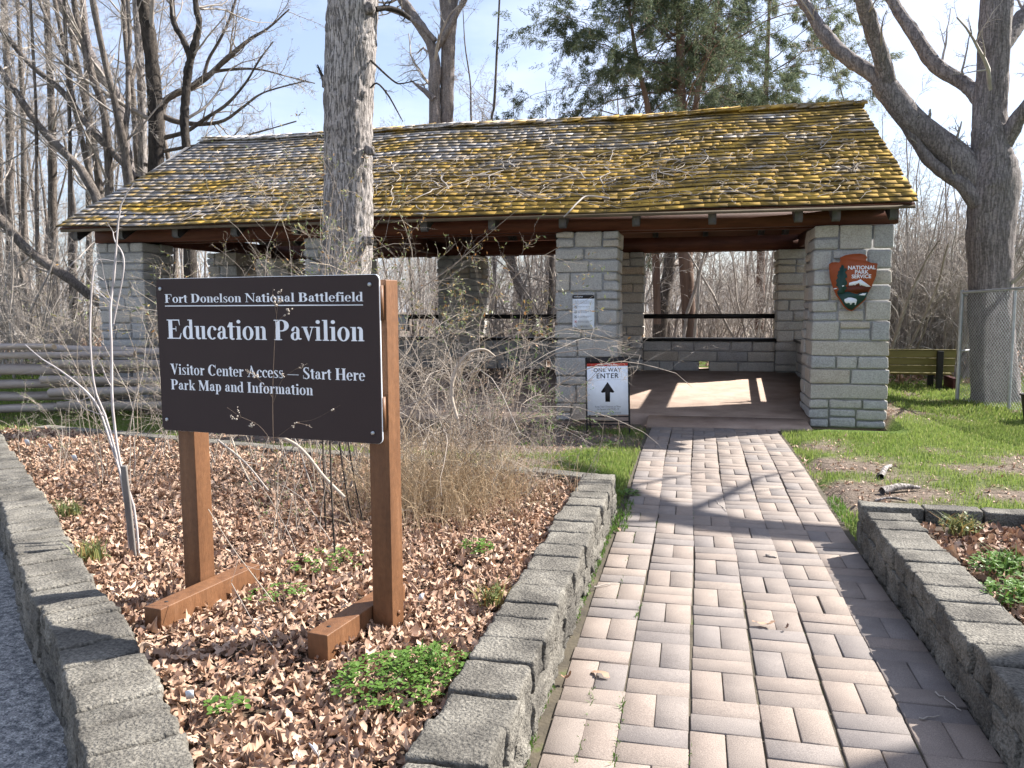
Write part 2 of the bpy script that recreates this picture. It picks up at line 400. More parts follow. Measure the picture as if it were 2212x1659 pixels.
M['cedar_bark'] = mat('cedar_bark', [(0.3, (.14, .085, .06)), (0.7, (.30, .21, .165))], 5, 6, .95, .8, 30, .015, stretch=(1, 1, .15))
M['cedar'] = mat('cedar_foliage', [(0.3, (.06, .085, .045)), (0.7, (.12, .15, .08))], 1.0, 4, .8, 0,
                 tint=[(0, (.05, .08, .055)), (.6, (.15, .175, .10)), (1, (.33, .31, .20))], tamt=.6, trans=.4)
M['leaf_dead'] = mat('dead_leaf', [(0.3, (.25, .14, .09)), (0.7, (.48, .315, .22))], 9, 4, .65, .2, 60, .003,
                     tint=[(0, (.10, .05, .035)), (.3, (.30, .165, .10)), (.65, (.46, .30, .20)), (1, (.66, .50, .38))], tamt=.75, trans=.12, spec=.4)
M['leaf_green'] = mat('green_leaf', [(0.3, (.07, .14, .02)), (0.7, (.14, .25, .05))], 9, 3, .5, 0,
                      tint=[(0, (.06, .12, .02)), (1, (.17, .30, .06))], tamt=.6, trans=.35)
M['leaf_spring'] = mat('spring_leaf', [(0.3, (.13, .16, .05)), (0.7, (.22, .25, .09))], 9, 3, .5, 0,
                       tint=[(0, (.10, .15, .07)), (.5, (.20, .22, .08)), (1, (.42, .16, .05))], tamt=.75, trans=.3)
M['grass'] = mat('grass_blades', [(0.3, (.13, .19, .035)), (0.7, (.27, .32, .085))], .8, 4, .6, 0,
                 tint=[(0, (.08, .16, .02)), (.5, (.23, .30, .07)), (1, (.46, .40, .22))], tamt=.6, trans=.45)
M['galv'] = mat('galvanised', [(0.3, (.36, .37, .38)), (0.7, (.52, .53, .55))], 8, 4, .45, 0, metal=.55)
M['rail'] = mat('split_rail', [(0.3, (.24, .20, .18)), (0.7, (.46, .40, .355))], 2, 7, .9, .7, 22, .01, stretch=(.4, 5, 5),
                tint=[(0, (.20, .17, .15)), (.8, (.42, .36, .31)), (1, (.62, .45, .26))], tamt=.6)
M['bench_wood'] = mat('treated_plank', [(0.3, (.14, .115, .035)), (0.7, (.24, .20, .07))], 3, 5, .7, .3, 30, .004, stretch=(.4, 5, 5))
M['iron_red'] = flat('red_brown_iron', (.09, .02, .02), .6)
M['nps_brown'] = flat('arrowhead_brown', (.34, .075, .022), .5)
M['nps_dkbrown'] = flat('arrowhead_dark_brown', (.14, .03, .012), .5)
M['nps_green'] = flat('arrowhead_green', (.018, .05, .042), .5)
M['tagp'] = flat('plant_tag', (.6, .65, .72), .4)
M['stakewood'] = mat('weathered_stake', [(0.3, (.15, .135, .125)), (0.7, (.28, .255, .235))], 5, 5, .9, .4, 40, .004, stretch=(4, 4, 1))
# ================================================================ GROUND
rng = np.random.default_rng(7)
def smooth(a, b, x): t = np.clip((np.asarray(x, float) - a) / (b - a), 0, 1); return t * t * (3 - 2 * t)
def gz(x, y):
    x = np.asarray(x, float); y = np.asarray(y, float)
    z = 0.3 * np.clip((y - 10.6) / 5.4, 0, 1) * smooth(3.7, 2.7, x) - 0.02 * np.clip(y - 19, 0, 60)
    z = z + 0.05 * (n2(x, y, .6, 3) - .5) * smooth(6, 9, np.abs(x) + y * .5)
    return z
LW = [(-7.6, 7.55), (-6.45, 6.5), (-4.0, 4.38), (-2.92, 3.38), (-2.32, 2.90), (-1.82, 2.42), (-1.52, 2.12), (-1.20, 1.78), (-.95, 1.42)]    # inner top edge of left wall
FAR = [(-.70, 6.22), (-1.2, 6.38), (-1.8, 6.50), (-2.7, 6.72), (-4.5, 7.15), (-6.2, 7.55), (-7.3, 7.75)]                 # far kerb of the bed
def side_of(line, x, y):                  # signed distance (positive on the bed side) to a polyline running from far-left to near-right
    x = np.asarray(x, float); y = np.asarray(y, float); best = np.full(x.shape, 1e9); sg = np.zeros(x.shape)
    for (ax, ay), (bx, by) in zip(line[:-1], line[1:]):
        dx, dy = bx - ax, by - ay; t = np.clip(((x - ax) * dx + (y - ay) * dy) / (dx * dx + dy * dy), 0, 1)
        ex, ey = x - ax - t * dx, y - ay - t * dy; d = np.hypot(ex, ey); s = np.sign(dx * ey - dy * ex)
        m = d < best; best = np.where(m, d, best); sg = np.where(m, s, sg)
    return best * sg
def in_bed(x, y, pad=0.0):
    return (side_of(LW, x, y) > pad) & (x < -.80 - pad) & (side_of(FAR[::-1], x, y) < -pad) & (y > 1.3)
def grassy(x, y):
    x = np.asarray(x, float); y = np.asarray(y, float)
    g = .35 * n2(x, y, .75, 21, 4) + .65 * n2(x, y, 1.9, 33, 4) + .15 * (n2(x, y, 4.5, 5) - .5)
    right = x > 1.1
    g = g + .10 * (n2(x, y, 2.2, 45) - .5)
    th = np.where(right, .50 - .12 * smooth(1.4, 2.4, x) - .10 * smooth(8.6, 9.6, y) * (y < 11.2), .44)
    th = th + np.where(right, .03 * np.exp(-((x - 1.6) ** 2 + (y - 7.3) ** 2) / .8), 0)
    th = th + np.where(~right, .22 * smooth(-1.1, -1.9, x) * (y > 8.4) * (x > -6), 0)
    th = th + .3 * smooth(19, 23, y)
    return np.clip((g - th + .05) / .17, 0, 1)
gx = np.unique(np.concatenate([np.linspace(-160, -16, 30), np.arange(-16, 14, .12), np.linspace(14, 160, 30)]))
gy = np.unique(np.concatenate([np.linspace(-60, -2, 8), np.arange(-2, 24, .12), np.linspace(24, 260, 36)]))
X, Y = np.meshgrid(gx, gy, indexing='ij')
Z = gz(X, Y)
Z = Z - .10 * ((X > -.62) & (X < 1.22) & (Y < 10.75))                       # under the path
Z = Z - .35 * ((side_of(LW, X, Y) < .1) & (Y < 9) & (X < -.7) & (X > -16) & (side_of(FAR[::-1], X, Y) < .5)) * 1.0
Z = Z - .25 * ((X > -9.6) & (X < 2.5) & (Y > 10.8) & (Y < 16.2))            # under the slab
Z = Z - .10 * (in_bed(X, Y))
P = np.stack([X, Y, Z], -1)
mb = MB(); mb.grid(P)
gm = bpy.data.materials.new('lawn_soil'); gm.use_nodes = True; N = gm.node_tree.nodes; Lk = gm.node_tree.links
b = N['Principled BSDF']; b.inputs['Roughness'].default_value = 1; b.inputs['Specular IOR Level'].default_value = .1
at = N.new('ShaderNodeAttribute'); at.attribute_name = 'grassy'
tcn = N.new('ShaderNodeTexCoord'); n1_ = N.new('ShaderNodeTexNoise'); n1_.inputs['Scale'].default_value = 14; n1_.inputs['Detail'].default_value = 8; n1_.inputs['Roughness'].default_value = .75
Lk.new(tcn.outputs['Object'], n1_.inputs['Vector'])
ra = N.new('ShaderNodeValToRGB'); e = ra.color_ramp.elements; e[0].position = .35; e[0].color = (.055, .04, .03, 1); e[1].position = .68; e[1].color = (.25, .20, .16, 1)
rb_ = N.new('ShaderNodeValToRGB'); e = rb_.color_ramp.elements; e[0].position = .35; e[0].color = (.04, .07, .012, 1); e[1].position = .7; e[1].color = (.11, .16, .03, 1)
Lk.new(n1_.outputs['Fac'], ra.inputs['Fac']); Lk.new(n1_.outputs['Fac'], rb_.inputs['Fac'])
mg = N.new('ShaderNodeMix'); mg.data_type = 'RGBA'; Lk.new(at.outputs['Fac'], mg.inputs['Factor']); Lk.new(ra.outputs[0], mg.inputs['A']); Lk.new(rb_.outputs[0], mg.inputs['B'])
Lk.new(mg.outputs['Result'], b.inputs['Base Color'])
bp = N.new('ShaderNodeBump'); bp.inputs['Strength'].default_value = .9; bp.inputs['Distance'].default_value = .03
n4_ = N.new('ShaderNodeTexNoise'); n4_.inputs['Scale'].default_value = 45; n4_.inputs['Detail'].default_value = 6; Lk.new(tcn.outputs['Object'], n4_.inputs['Vector'])
Lk.new(n4_.outputs['Fac'], bp.inputs['Height']); Lk.new(bp.outputs[0], b.inputs['Normal'])
ground = mb.build('ground', gm, smooth=True); tag(ground, kind='structure')
ga = ground.data.attributes.new('grassy', 'FLOAT', 'POINT'); ga.data.foreach_set('value', grassy(X, Y).astype(np.float32).ravel())
# forest floor litter on ground beyond is handled by leaf scatter
# raised planting bed soil
bx = np.arange(-8, -.6, .09); by = np.arange(1.2, 8, .09)
X, Y = np.meshgrid(bx, by, indexing='ij'); ins = in_bed(X, Y, -.06)
def bedz(x, y): return .185 + .05 * (n2(x, y, 1.6, 31) - .5) + .04 * np.clip((np.asarray(y) - 3), 0, 3) / 3 * .2
Z = bedz(X, Y)
mb = MB(); idx = np.arange(X.size).reshape(X.shape)
Q = np.stack([idx[:-1, :-1], idx[1:, :-1], idx[1:, 1:], idx[:-1, 1:]], -1); k = ins[:-1, :-1] & ins[1:, :-1] & ins[1:, 1:] & ins[:-1, 1:]
mb.add(np.stack([X, Y, Z], -1).reshape(-1, 3), Q[k])
tag(mb.build('bed_soil', M['soil'], smooth=True), kind='structure')
# right planter soil
X, Y = np.meshgrid(np.arange(1.28, 3.6, .08), np.arange(1.0, 5.42, .08), indexing='ij')
mb = MB(); mb.grid(np.stack([X, Y, .20 + .05 * (n2(X, Y, 2, 8) - .5)], -1)); tag(mb.build('planter_soil', M['soil'], smooth=True), kind='structure')
# road at lower left
X, Y = np.meshgrid(np.linspace(-16, -.62, 70), np.linspace(-6, 9, 70), indexing='ij')
k_ = side_of(LW, X, Y) < -.05
mb = MB(); idx = np.arange(X.size).reshape(X.shape); Q = np.stack([idx[:-1, :-1], idx[1:, :-1], idx[1:, 1:], idx[:-1, 1:]], -1)
kk = (k_[:-1, :-1] | k_[1:, :-1] | k_[1:, 1:] | k_[:-1, 1:]); mb.add(np.stack([X, Y, np.full(X.shape, -.10)], -1).reshape(-1, 3), Q[kk])
tag(mb.build('road', M['road']), kind='structure')
# ================================================================ BRICK PATH
cell = .2633; mb = MB(); r2 = np.random.default_rng(11)
nrow = int((10.62 - 0.4) / cell) + 1
for j in range(nrow):
    for i in range(6):
        cx0 = -.5 + i * cell; cy0 = 10.62 - (j + 1) * cell
        hor = (i + j) % 2 == 0
        for kx in range(2):
            if hor: x0, x1, y0, y1 = cx0, cx0 + cell, cy0 + kx * cell / 2, cy0 + (kx + 1) * cell / 2
            else: x0, x1, y0, y1 = cx0 + kx * cell / 2, cx0 + (kx + 1) * cell / 2, cy0, cy0 + cell
            g = .0014 + .0012 * r2.random(); dz = r2.normal(0, .0014) + .02 * (n2(x0, y0, .5, 2) - .5)
            wv = .012 * math.sin(cy0 * 1.3 + i * .7)
            jx, jy = r2.normal(0, .0016, 2)
            if x0 == cx0: x0 += .0018
            x0, x1, y0, y1 = x0 + g + wv + jx, x1 - g + wv + jx, y0 + g + jy, y1 - g + jy
            t = r2.random(); ch = .0035; zt = dz
            a = r2.normal(0, .003); cxm, cym = (x0 + x1) / 2, (y0 + y1) / 2
            def ring(ex, z): 
                return [(xx, yy, z) for xx, yy in ((x0 + ex, y0 + ex), (x1 - ex, y0 + ex), (x1 - ex, y1 - ex), (x0 + ex, y1 - ex))]
            V = np.array(ring(0, -.05) + ring(0, zt - ch) + ring(ch, zt))
            V[:, 0], V[:, 1] = cxm + (V[:, 0] - cxm) * math.cos(a) - (V[:, 1] - cym) * math.sin(a), cym + (V[:, 0] - cxm) * math.sin(a) + (V[:, 1] - cym) * math.cos(a)
            V[4:, 2] += (V[4:, 0] - cxm) * r2.normal(0, .008) + (V[4:, 1] - cym) * r2.normal(0, .008)
            Q = [[8, 9, 10, 11]] + [[l * 4 + q, l * 4 + (q + 1) % 4, (l + 1) * 4 + (q + 1) % 4, (l + 1) * 4 + q] for l in (0, 1) for q in range(4)]
            mb.add(V, Q, tint=t)
path = mb.build('brick_path', M['paver']); tag(path, kind='structure')
mb = MB(); X, Y = np.meshgrid(np.linspace(-.56, 1.12, 30), np.linspace(-3, 10.66, 200), indexing='ij')
mb.grid(np.stack([X, Y, -.013 + .004 * (n2(X, Y, 8, 1) - .5) - .06 * ((X < -.53) | (X > 1.10)) * 0], -1)); tag(mb.build('path_bedding', M['joint'], smooth=True), kind='structure')
# ================================================================ PAVILION FLOOR
def fz(y): return .02 + (y - 10.62) * .0515
mb = MB()
for V in ([(-9.3, 11.31, fz(11.31)), (2.4, 11.31, fz(11.31)), (2.4, 16.6, fz(16.4)), (-9.3, 16.6, fz(16.4))], [(-.56, 10.62, fz(10.62)), (1.50, 10.62, fz(10.62)), (1.50, 11.3099, fz(11.31)), (-.56, 11.3099, fz(11.31))]):
    V = np.array(V); mb.add(np.vstack([V, V - [0, 0, .25]]), [[0, 1, 2, 3], [0, 4, 5, 1], [1, 5, 6, 2], [2, 6, 7, 3], [3, 7, 4, 0]])
pav = empty('pavilion', (-3.5, 14.0, 0), 'open stone and timber pavilion under a mossy shingle roof', 'pavilion')
off = np.array([-3.5, 14.0, 0])
def part(mb, name, m, smooth=False, parent=pav):
    mb.v = [v - off for v in mb.v]
    return mb.build(name, m, parent, smooth)
part(mb, 'floor_slab', M['floor'])
# ---------------------------------------------------------------- masonry
mr = np.random.default_rng(5)
def column(x0, x1, y0, y1, z0, z1, name='stone_pillar'):
    ta, tb = (2, 3) if y0 < 12 else (3.2, 2.2)
    st = MB(); z = z0
    first = True
    while z < z1 - .04:
        h = mr.choice([.13, .17, .2, .22, .26]) if not first else .25
        if z + h > z1 - .09: h = z1 - z
        f = mr.choice([.34, .42, .58, .66]); W, D = x1 - x0, y1 - y0
        for (ya, yb) in ((y0, y0 + f * D), (y0 + f * D, y1)):
            ns = mr.choice([1, 2, 2, 2, 3]) if h < .24 else mr.choice([2, 3, 3])
            cuts = [0] + sorted(mr.uniform(.25, .75, ns - 1)) + [1]
            if ns == 3: cuts = [0, mr.uniform(.22, .36), mr.uniform(.6, .78), 1]
            for a, b_ in zip(cuts[:-1], cuts[1:]):
                g = .009
                zz0, zz1 = z + g, z + h - g
                pieces = [(zz0, zz1)]
                if h > .2 and (b_ - a) * W < .45 and mr.random() < .55: s = mr.uniform(.4, .6); pieces = [(zz0, zz0 + (zz1 - zz0) * s - g), (zz0 + (zz1 - zz0) * s + g, zz1)]
                for (p0, p1) in pieces:
                    ax, bx_ = x0 + a * W + g, x0 + b_ * W - g; ay, by_ = ya + g, yb - g
                    jx = mr.uniform(-.004, .02, 4)
                    if a == 0: ax -= jx[0]
                    if b_ == 1: bx_ += jx[1]
                    if ya == y0: ay -= jx[2]
                    else: by_ += jx[3]
                    rock(st, [(ax + bx_) / 2, (ay + by_) / 2, (p0 + p1) / 2], [(bx_ - ax) / 2, (by_ - ay) / 2, (p1 - p0) / 2], r=mr.uniform(.014, .03), n=6,
                         amp=.019, fr=9, tint=float(np.clip(mr.beta(ta, tb), 0, 1)), seed=int(mr.integers(999)))
        z += h; first = False
    o = part(st, name, M['stone'], True)
    mo = MB(); mo.box(x0 + .030, x1 - .030, y0 + .030, y1 - .030, z0, z1 - .02)
    mo.v = [v - off for v in mo.v]; mo.build('mortar', M['mortar'], o)
    return o
FY, BY = 11.265, 16.0
cols = [(1.54, 2.50, FY, FY + .95, -.05), (-1.867, -1.0, FY, FY + .8, -.05), (-5.67, -4.82, FY, FY + .8, -.05), (-9.25, -8.42, FY, FY + .8, -.05),
        (1.56, 2.45, BY, BY + .8, .05), (-1.80, -.93, BY, BY + .8, .05), (-5.1, -4.22, BY, BY + .8, .05), (-9.25, -8.42, BY, BY + .8, .05), (-8.98, -8.38, 13.9, 14.65, .1)]
for (a, b_, c, d, z) in cols: column(a, b_, c, d, z, 2.60)
def lowwall(p0, p1, th, z1, holes=()):
    p0 = np.array(p0, float); p1 = np.array(p1, float); L = np.linalg.norm(p1 - p0); ux = (p1 - p0) / L
    Mf = (np.stack([np.array([ux[0], ux[1], 0]), np.array([-ux[1], ux[0], 0]), np.array([0, 0, 1.0])], 1), np.array([p0[0], p0[1], 0]))
    st = MB(); zs = [fz(p0[1]) - .03, .47, .67, z1] if abs(ux[0]) > .5 else [.1, .33, .5, .68, z1]
    for c in range(len(zs) - 1):
        s = 0
        while s < L - .02:
            w_ = mr.uniform(.22, .75)
            if s + w_ > L - .2: w_ = L - s
            a, b_ = s, s + w_
            for (h0, h1) in holes:
                if c == 0 and a < h1 and b_ > h0:
                    if a < h0 - .08: b_ = h0
                    else: a = None; b_ = h1
            if a is not None:
                g = .009
                rock(st, [(a + b_) / 2, th / 2, (zs[c] + zs[c + 1]) / 2], [max((b_ - a) / 2 - g, .02), th / 2 + .004 + mr.uniform(0, .01), (zs[c + 1] - zs[c]) / 2 - g], r=.018, n=5, amp=.010, fr=11,
                     tint=float(mr.beta(2, 3)), M=Mf, seed=int(mr.integers(999)))
            s = b_
    o = part(st, 'low_wall', M['stone'], True)
    mo = MB(); seg = [0]
    for (h0, h1) in holes: seg += [h0, h1]
    seg.append(L)
    for i in range(0, len(seg), 2): mo.box(seg[i], seg[i + 1], .016, th - .016, zs[0], zs[1], M=Mf)
    mo.box(0, L, .016, th - .016, zs[1] + .001, z1 - .002, M=Mf)
    mo.v = [v - off for v in mo.v]; mo.build('mortar', M['mortar'], o)
    cp = MB(); cp.box(-.02, L + .02, -.05, th + .05, z1, z1 + .05, M=Mf); part(cp, 'wall_cap', M['black'])
    return o
lowwall((-.93, BY + .12), (1.56, BY + .12), .42, .87, [(1.08, 1.27)])
lowwall((-4.22, BY + .12), (-1.80, BY + .12), .42, .87, [(1.30, 1.44)])
lowwall((-8.42, BY + .12), (-5.1, BY + .12), .42, .87)
lowwall((2.35, FY + .95), (2.35, BY), .42, .87)
lowwall((-8.75, FY + .8), (-8.75, 13.9), .42, .87)
lowwall((-8.75, 14.65), (-8.75, BY), .42, .87)
for (a, b_) in ((-.93, 1.56), (-4.22, -1.80), (-8.42, -5.1)):
    mb = MB(); mb.box(a - .03, b_ + .03, BY + .30, BY + .36, 1.30, 1.39); part(mb, 'rail', M['black'])
for xx in (2.10,):
    mb = MB(); mb.box(xx, xx + .06, FY + .95, BY, 1.30, 1.39); part(mb, 'rail', M['black'])
# timber
def beam(x0, x1, y0, y1, z0, z1, name='beam', m='wood_red'):
    mb = MB(); mb.box(x0, x1, y0, y1, z0, z1); return part(mb, name, M[m])
beam(-9.30, 2.56, FY + .06, FY + .22, 2.603, 2.84)
beam(-9.30, 2.56, FY + .50, FY + .64, 2.605, 2.86)
beam(-9.30, 2.56, BY + .15, BY + .31, 2.603, 2.87)
beam(-9.30, 2.56, BY + .52, BY + .66, 2.605, 2.86)
for xx in (-8.95, 1.92):
    beam(xx, xx + .16, FY + .27, BY + .14, 2.62, 2.86, 'tie_beam')
for xx in (-5.3, -1.5): beam(xx, xx + .16, FY + .27, BY + .14, 2.64, 2.88, 'tie_beam')
beam(-9.1, 2.5, 14.00, 14.14, 4.30, 4.60, 'ridge_beam')
EY, EZ, RY, RZ = 10.77, 2.80, 14.07, 4.685
BEY = 2 * RY - EY
sl = math.atan2(RZ - EZ, RY - EY); SL = math.hypot(RZ - EZ, RY - EY)
rx = [-9.35, -8.55] + list(np.arange(-7.6, .9, .98)) + [1.3, 1.75, 2.42]
for xx in rx:
    for sgn in (1, -1):
        mb = MB(); yb = EY + .17; y_ = [yb, RY]
        def P_(yv, dz): return (yv if sgn > 0 else 2 * RY - yv, EZ + (yv - EY) * math.tan(sl) + dz)
        (ya, za), (yc, zc) = P_(yb, -.05), P_(RY - .08, -.05)
        (yd, zd) = P_(RY - .08, -.29); (ye, ze) = P_(yb + .05, -.31); (yf, zf_) = P_(yb, -.25)
        V = []
        for xo in (xx - .05, xx + .05):
            for (a_, b2) in ((ya, za), (yc, zc), (yd, zd), (ye, ze), (yf, zf_)): V.append((xo, a_, b2))
        V = np.array(V); Q = [[i, (i + 1) % 5, 5 + (i + 1) % 5, 5 + i] for i in range(5)]
        mb.add(V, Q, [[0, 1, 2], [0, 2, 3], [0, 3, 4], [5, 7, 6], [5, 8, 7], [5, 9, 8]])
        part(mb, 'rafter', M['rafter'])
# roof deck boards
mb = MB()
for sgn in (1, -1):
    def PT(x, s, dz): 
        y = EY + s * math.cos(sl) - dz * math.sin(sl); z = EZ + s * math.sin(sl) + dz * math.cos(sl)
        return (x, y if sgn > 0 else 2 * RY - y, z)
    V = [PT(-9.48, .02, -.048), PT(2.62, .02, -.048), PT(-9.1, SL - .01, -.048), PT(2.5, SL - .01, -.048), PT(-9.48, .02, -.02), PT(2.62, .02, -.02), PT(-9.1, SL - .01, -.02), PT(2.5, SL - .01, -.02)]
    mb.hexa(np.array(V))
part(mb, 'roof_deck', M['wood_red'])
for sgn in (1, -1):
    mb = MB(); yy = EY + .0; a_, b2 = (yy, yy + .035) if sgn > 0 else (2 * RY - yy - .035, 2 * RY - yy)
    mb.box(-9.45, 2.62, a_, b2, EZ - .068, EZ - .028); part(mb, 'fascia', M['fascia'])
# shingles
rs = np.random.default_rng(3)
roofm = bpy.data.materials.new('mossy_shingle'); roofm.use_nodes = True; N = roofm.node_tree.nodes; Lk = roofm.node_tree.links
b = N['Principled BSDF']; b.inputs['Roughness'].default_value = .62; b.inputs['Specular IOR Level'].default_value = .45
tcn = N.new('ShaderNodeTexCoord'); at = N.new('ShaderNodeAttribute'); at.attribute_name = 'tint'
r0_ = N.new('ShaderNodeValToRGB'); e = r0_.color_ramp.elements; e[0].color = (.14, .12, .11, 1); e[1].color = (.62, .58, .56, 1); k = e.new(.6); k.color = (.36, .33, .31, 1)
Lk.new(at.outputs['Fac'], r0_.inputs['Fac'])
nA = N.new('ShaderNodeTexNoise'); nA.inputs['Scale'].default_value = 1.3; nA.inputs['Detail'].default_value = 9; nA.inputs['Roughness'].default_value = .78
mpA = N.new('ShaderNodeMapping'); mpA.inputs['Scale'].default_value = (.55, 1.9, 1.9); Lk.new(tcn.outputs['Object'], mpA.inputs['Vector']); Lk.new(mpA.outputs[0], nA.inputs['Vector'])
sep = N.new('ShaderNodeSeparateXYZ'); Lk.new(tcn.outputs['Object'], sep.inputs[0])
gx_ = N.new('ShaderNodeMapRange'); gx_.inputs['From Min'].default_value = -5.6; gx_.inputs['From Max'].default_value = 3.0; gx_.inputs['To Min'].default_value = -.045; gx_.inputs['To Max'].default_value = .07
Lk.new(sep.outputs[0], gx_.inputs['Value'])
gz_ = N.new('ShaderNodeMapRange'); gz_.inputs['From Min'].default_value = 2.8; gz_.inputs['From Max'].default_value = 4.2; gz_.inputs['To Min'].default_value = .045; gz_.inputs['To Max'].default_value = -.03
Lk.new(sep.outputs[2], gz_.inputs['Value'])
ad = N.new('ShaderNodeMath'); ad.operation = 'ADD'; ad2 = N.new('ShaderNodeMath'); ad2.operation = 'ADD'
Lk.new(nA.outputs['Fac'], ad.inputs[0]); Lk.new(gx_.outputs[0], ad.inputs[1]); Lk.new(ad.outputs[0], ad2.inputs[0]); Lk.new(gz_.outputs[0], ad2.inputs[1])
mk = N.new('ShaderNodeValToRGB'); mk.color_ramp.elements[0].position = .43; mk.color_ramp.elements[1].position = .53; Lk.new(ad2.outputs[0], mk.inputs['Fac'])
nM = N.new('ShaderNodeTexNoise'); nM.inputs['Scale'].default_value = 3.5; nM.inputs['Detail'].default_value = 5; Lk.new(tcn.outputs['Object'], nM.inputs['Vector'])
mc = N.new('ShaderNodeValToRGB'); e = mc.color_ramp.elements; e[0].position = .3; e[0].color = (.08, .055, .018, 1); e[1].position = .68; e[1].color = (.56, .345, .065, 1); kk_ = e.new(.5); kk_.color = (.30, .185, .035, 1)
Lk.new(nM.outputs['Fac'], mc.inputs['Fac'])
mg = N.new('ShaderNodeMix'); mg.data_type = 'RGBA'; Lk.new(mk.outputs[0], mg.inputs['Factor']); Lk.new(r0_.outputs[0], mg.inputs['A']); Lk.new(mc.outputs[0], mg.inputs['B'])
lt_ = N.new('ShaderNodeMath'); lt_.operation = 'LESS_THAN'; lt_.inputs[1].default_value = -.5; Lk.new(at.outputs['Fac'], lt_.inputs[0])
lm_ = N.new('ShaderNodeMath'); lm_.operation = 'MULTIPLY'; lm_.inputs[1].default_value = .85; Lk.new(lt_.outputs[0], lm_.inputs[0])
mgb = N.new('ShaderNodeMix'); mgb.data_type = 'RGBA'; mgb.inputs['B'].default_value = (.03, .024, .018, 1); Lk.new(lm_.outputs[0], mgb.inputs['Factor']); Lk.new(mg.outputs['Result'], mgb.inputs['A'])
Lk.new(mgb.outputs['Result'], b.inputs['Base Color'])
mr_ = N.new('ShaderNodeMapRange'); mr_.inputs['To Min'].default_value = .5; mr_.inputs['To Max'].default_value = 1.0; Lk.new(mk.outputs[0], mr_.inputs['Value']); Lk.new(mr_.outputs[0], b.inputs['Roughness'])
nB = N.new('ShaderNodeTexNoise'); nB.inputs['Scale'].default_value = 60; nB.inputs['Detail'].default_value = 4; Lk.new(tcn.outputs['Object'], nB.inputs['Vector'])
adB = N.new('ShaderNodeMath'); adB.operation = 'ADD'; Lk.new(nB.outputs['Fac'], adB.inputs[0]); Lk.new(mk.outputs[0], adB.inputs[1])
bp = N.new('ShaderNodeBump'); bp.inputs['Strength'].default_value = .4; bp.inputs['Distance'].default_value = .008; Lk.new(adB.outputs[0], bp.inputs['Height']); Lk.new(bp.outputs[0], b.inputs['Normal'])
nc = 27; ex = SL / nc
for sgn in (1, -1):
    mb = MB(); Vs = []; tn = []
    for c in range(nc):
        f = c / (nc - 1); xl = -9.52 + .46 * f + rs.normal(0, .01); xr = 2.66 - .09 * f + rs.normal(0, .01); x = xl
        cj = rs.normal(0, .010); ct_ = rs.uniform(.015, .024)
        while x < xr - .02:
            w_ = rs.uniform(.09, .30); x2 = min(x + w_, xr)
            s0 = c * ex - .03 + cj + rs.normal(0, .0025); s1 = s0 + ex * 2.1; t0 = ct_ + rs.uniform(-.002, .002)
            l0 = rs.uniform(0, .0025) + .006 * (rs.random() < .05); tw = rs.normal(0, .0006)
            p = []
            for (ss, dd) in ((s0, .0 + l0), (s1, -.022)):
                for (xx, sg) in ((x + .0008, -1), (x2 - .0008, 1)): p.append((xx, ss, dd + .014 + sg * tw))
            for (ss, dd) in ((s0, t0 + l0), (s1, -.015)):
                for (xx, sg) in ((x + .0008, -1), (x2 - .0008, 1)): p.append((xx, ss, dd + .014 + sg * tw))
            Vs.append([PTx for PTx in p]); tn.append(np.clip(rs.normal(.5, .17) + .25 * (rs.random() < .06), 0, 1)); x = x2
    A = np.array(Vs); B_ = len(A); cs, sn = math.cos(sl), math.sin(sl)
    sagx = .018 * np.sin(A[..., 0] * 1.1) + .012 * np.sin(A[..., 0] * 2.7 + 1)
    yy = EY + A[..., 1] * cs - A[..., 2] * sn; zz = EZ + A[..., 1] * sn + A[..., 2] * cs + sagx * .8 - .01
    W = np.stack([A[..., 0], yy if sgn > 0 else 2 * RY - yy, zz], -1)
    fq = np.array([[0, 2, 3, 1], [4, 5, 7, 6], [0, 1, 5, 4], [2, 6, 7, 3], [0, 4, 6, 2], [1, 3, 7, 5]])
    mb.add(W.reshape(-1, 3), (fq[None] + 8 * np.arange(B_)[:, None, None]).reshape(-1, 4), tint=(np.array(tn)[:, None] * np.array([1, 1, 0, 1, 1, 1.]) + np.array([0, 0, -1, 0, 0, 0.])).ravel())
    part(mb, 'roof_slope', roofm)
mb = MB(); x = -9.1
while x < 2.55:
    w_ = rs.uniform(.16, .24); t = float(rs.uniform(.5, 1))
    for sgn in (1, -1):
        z0 = RZ + .035 + rs.normal(0, .006) + .018 * math.sin(x * 1.1)
        V = [(x, RY - sgn * .0, z0 + .02), (x + w_ + .03, RY, z0 + .035), (x, RY - sgn * .15, z0 - .055), (x + w_ + .03, RY - sgn * .15, z0 - .04),
             (x, RY, z0 + .04), (x + w_ + .03, RY, z0 + .055), (x, RY - sgn * .155, z0 - .035), (x + w_ + .03, RY - sgn * .155, z0 - .02)]
        mb.hexa(np.array(V), tint=t)
    x += w_
part(mb, 'ridge_cap', roofm)
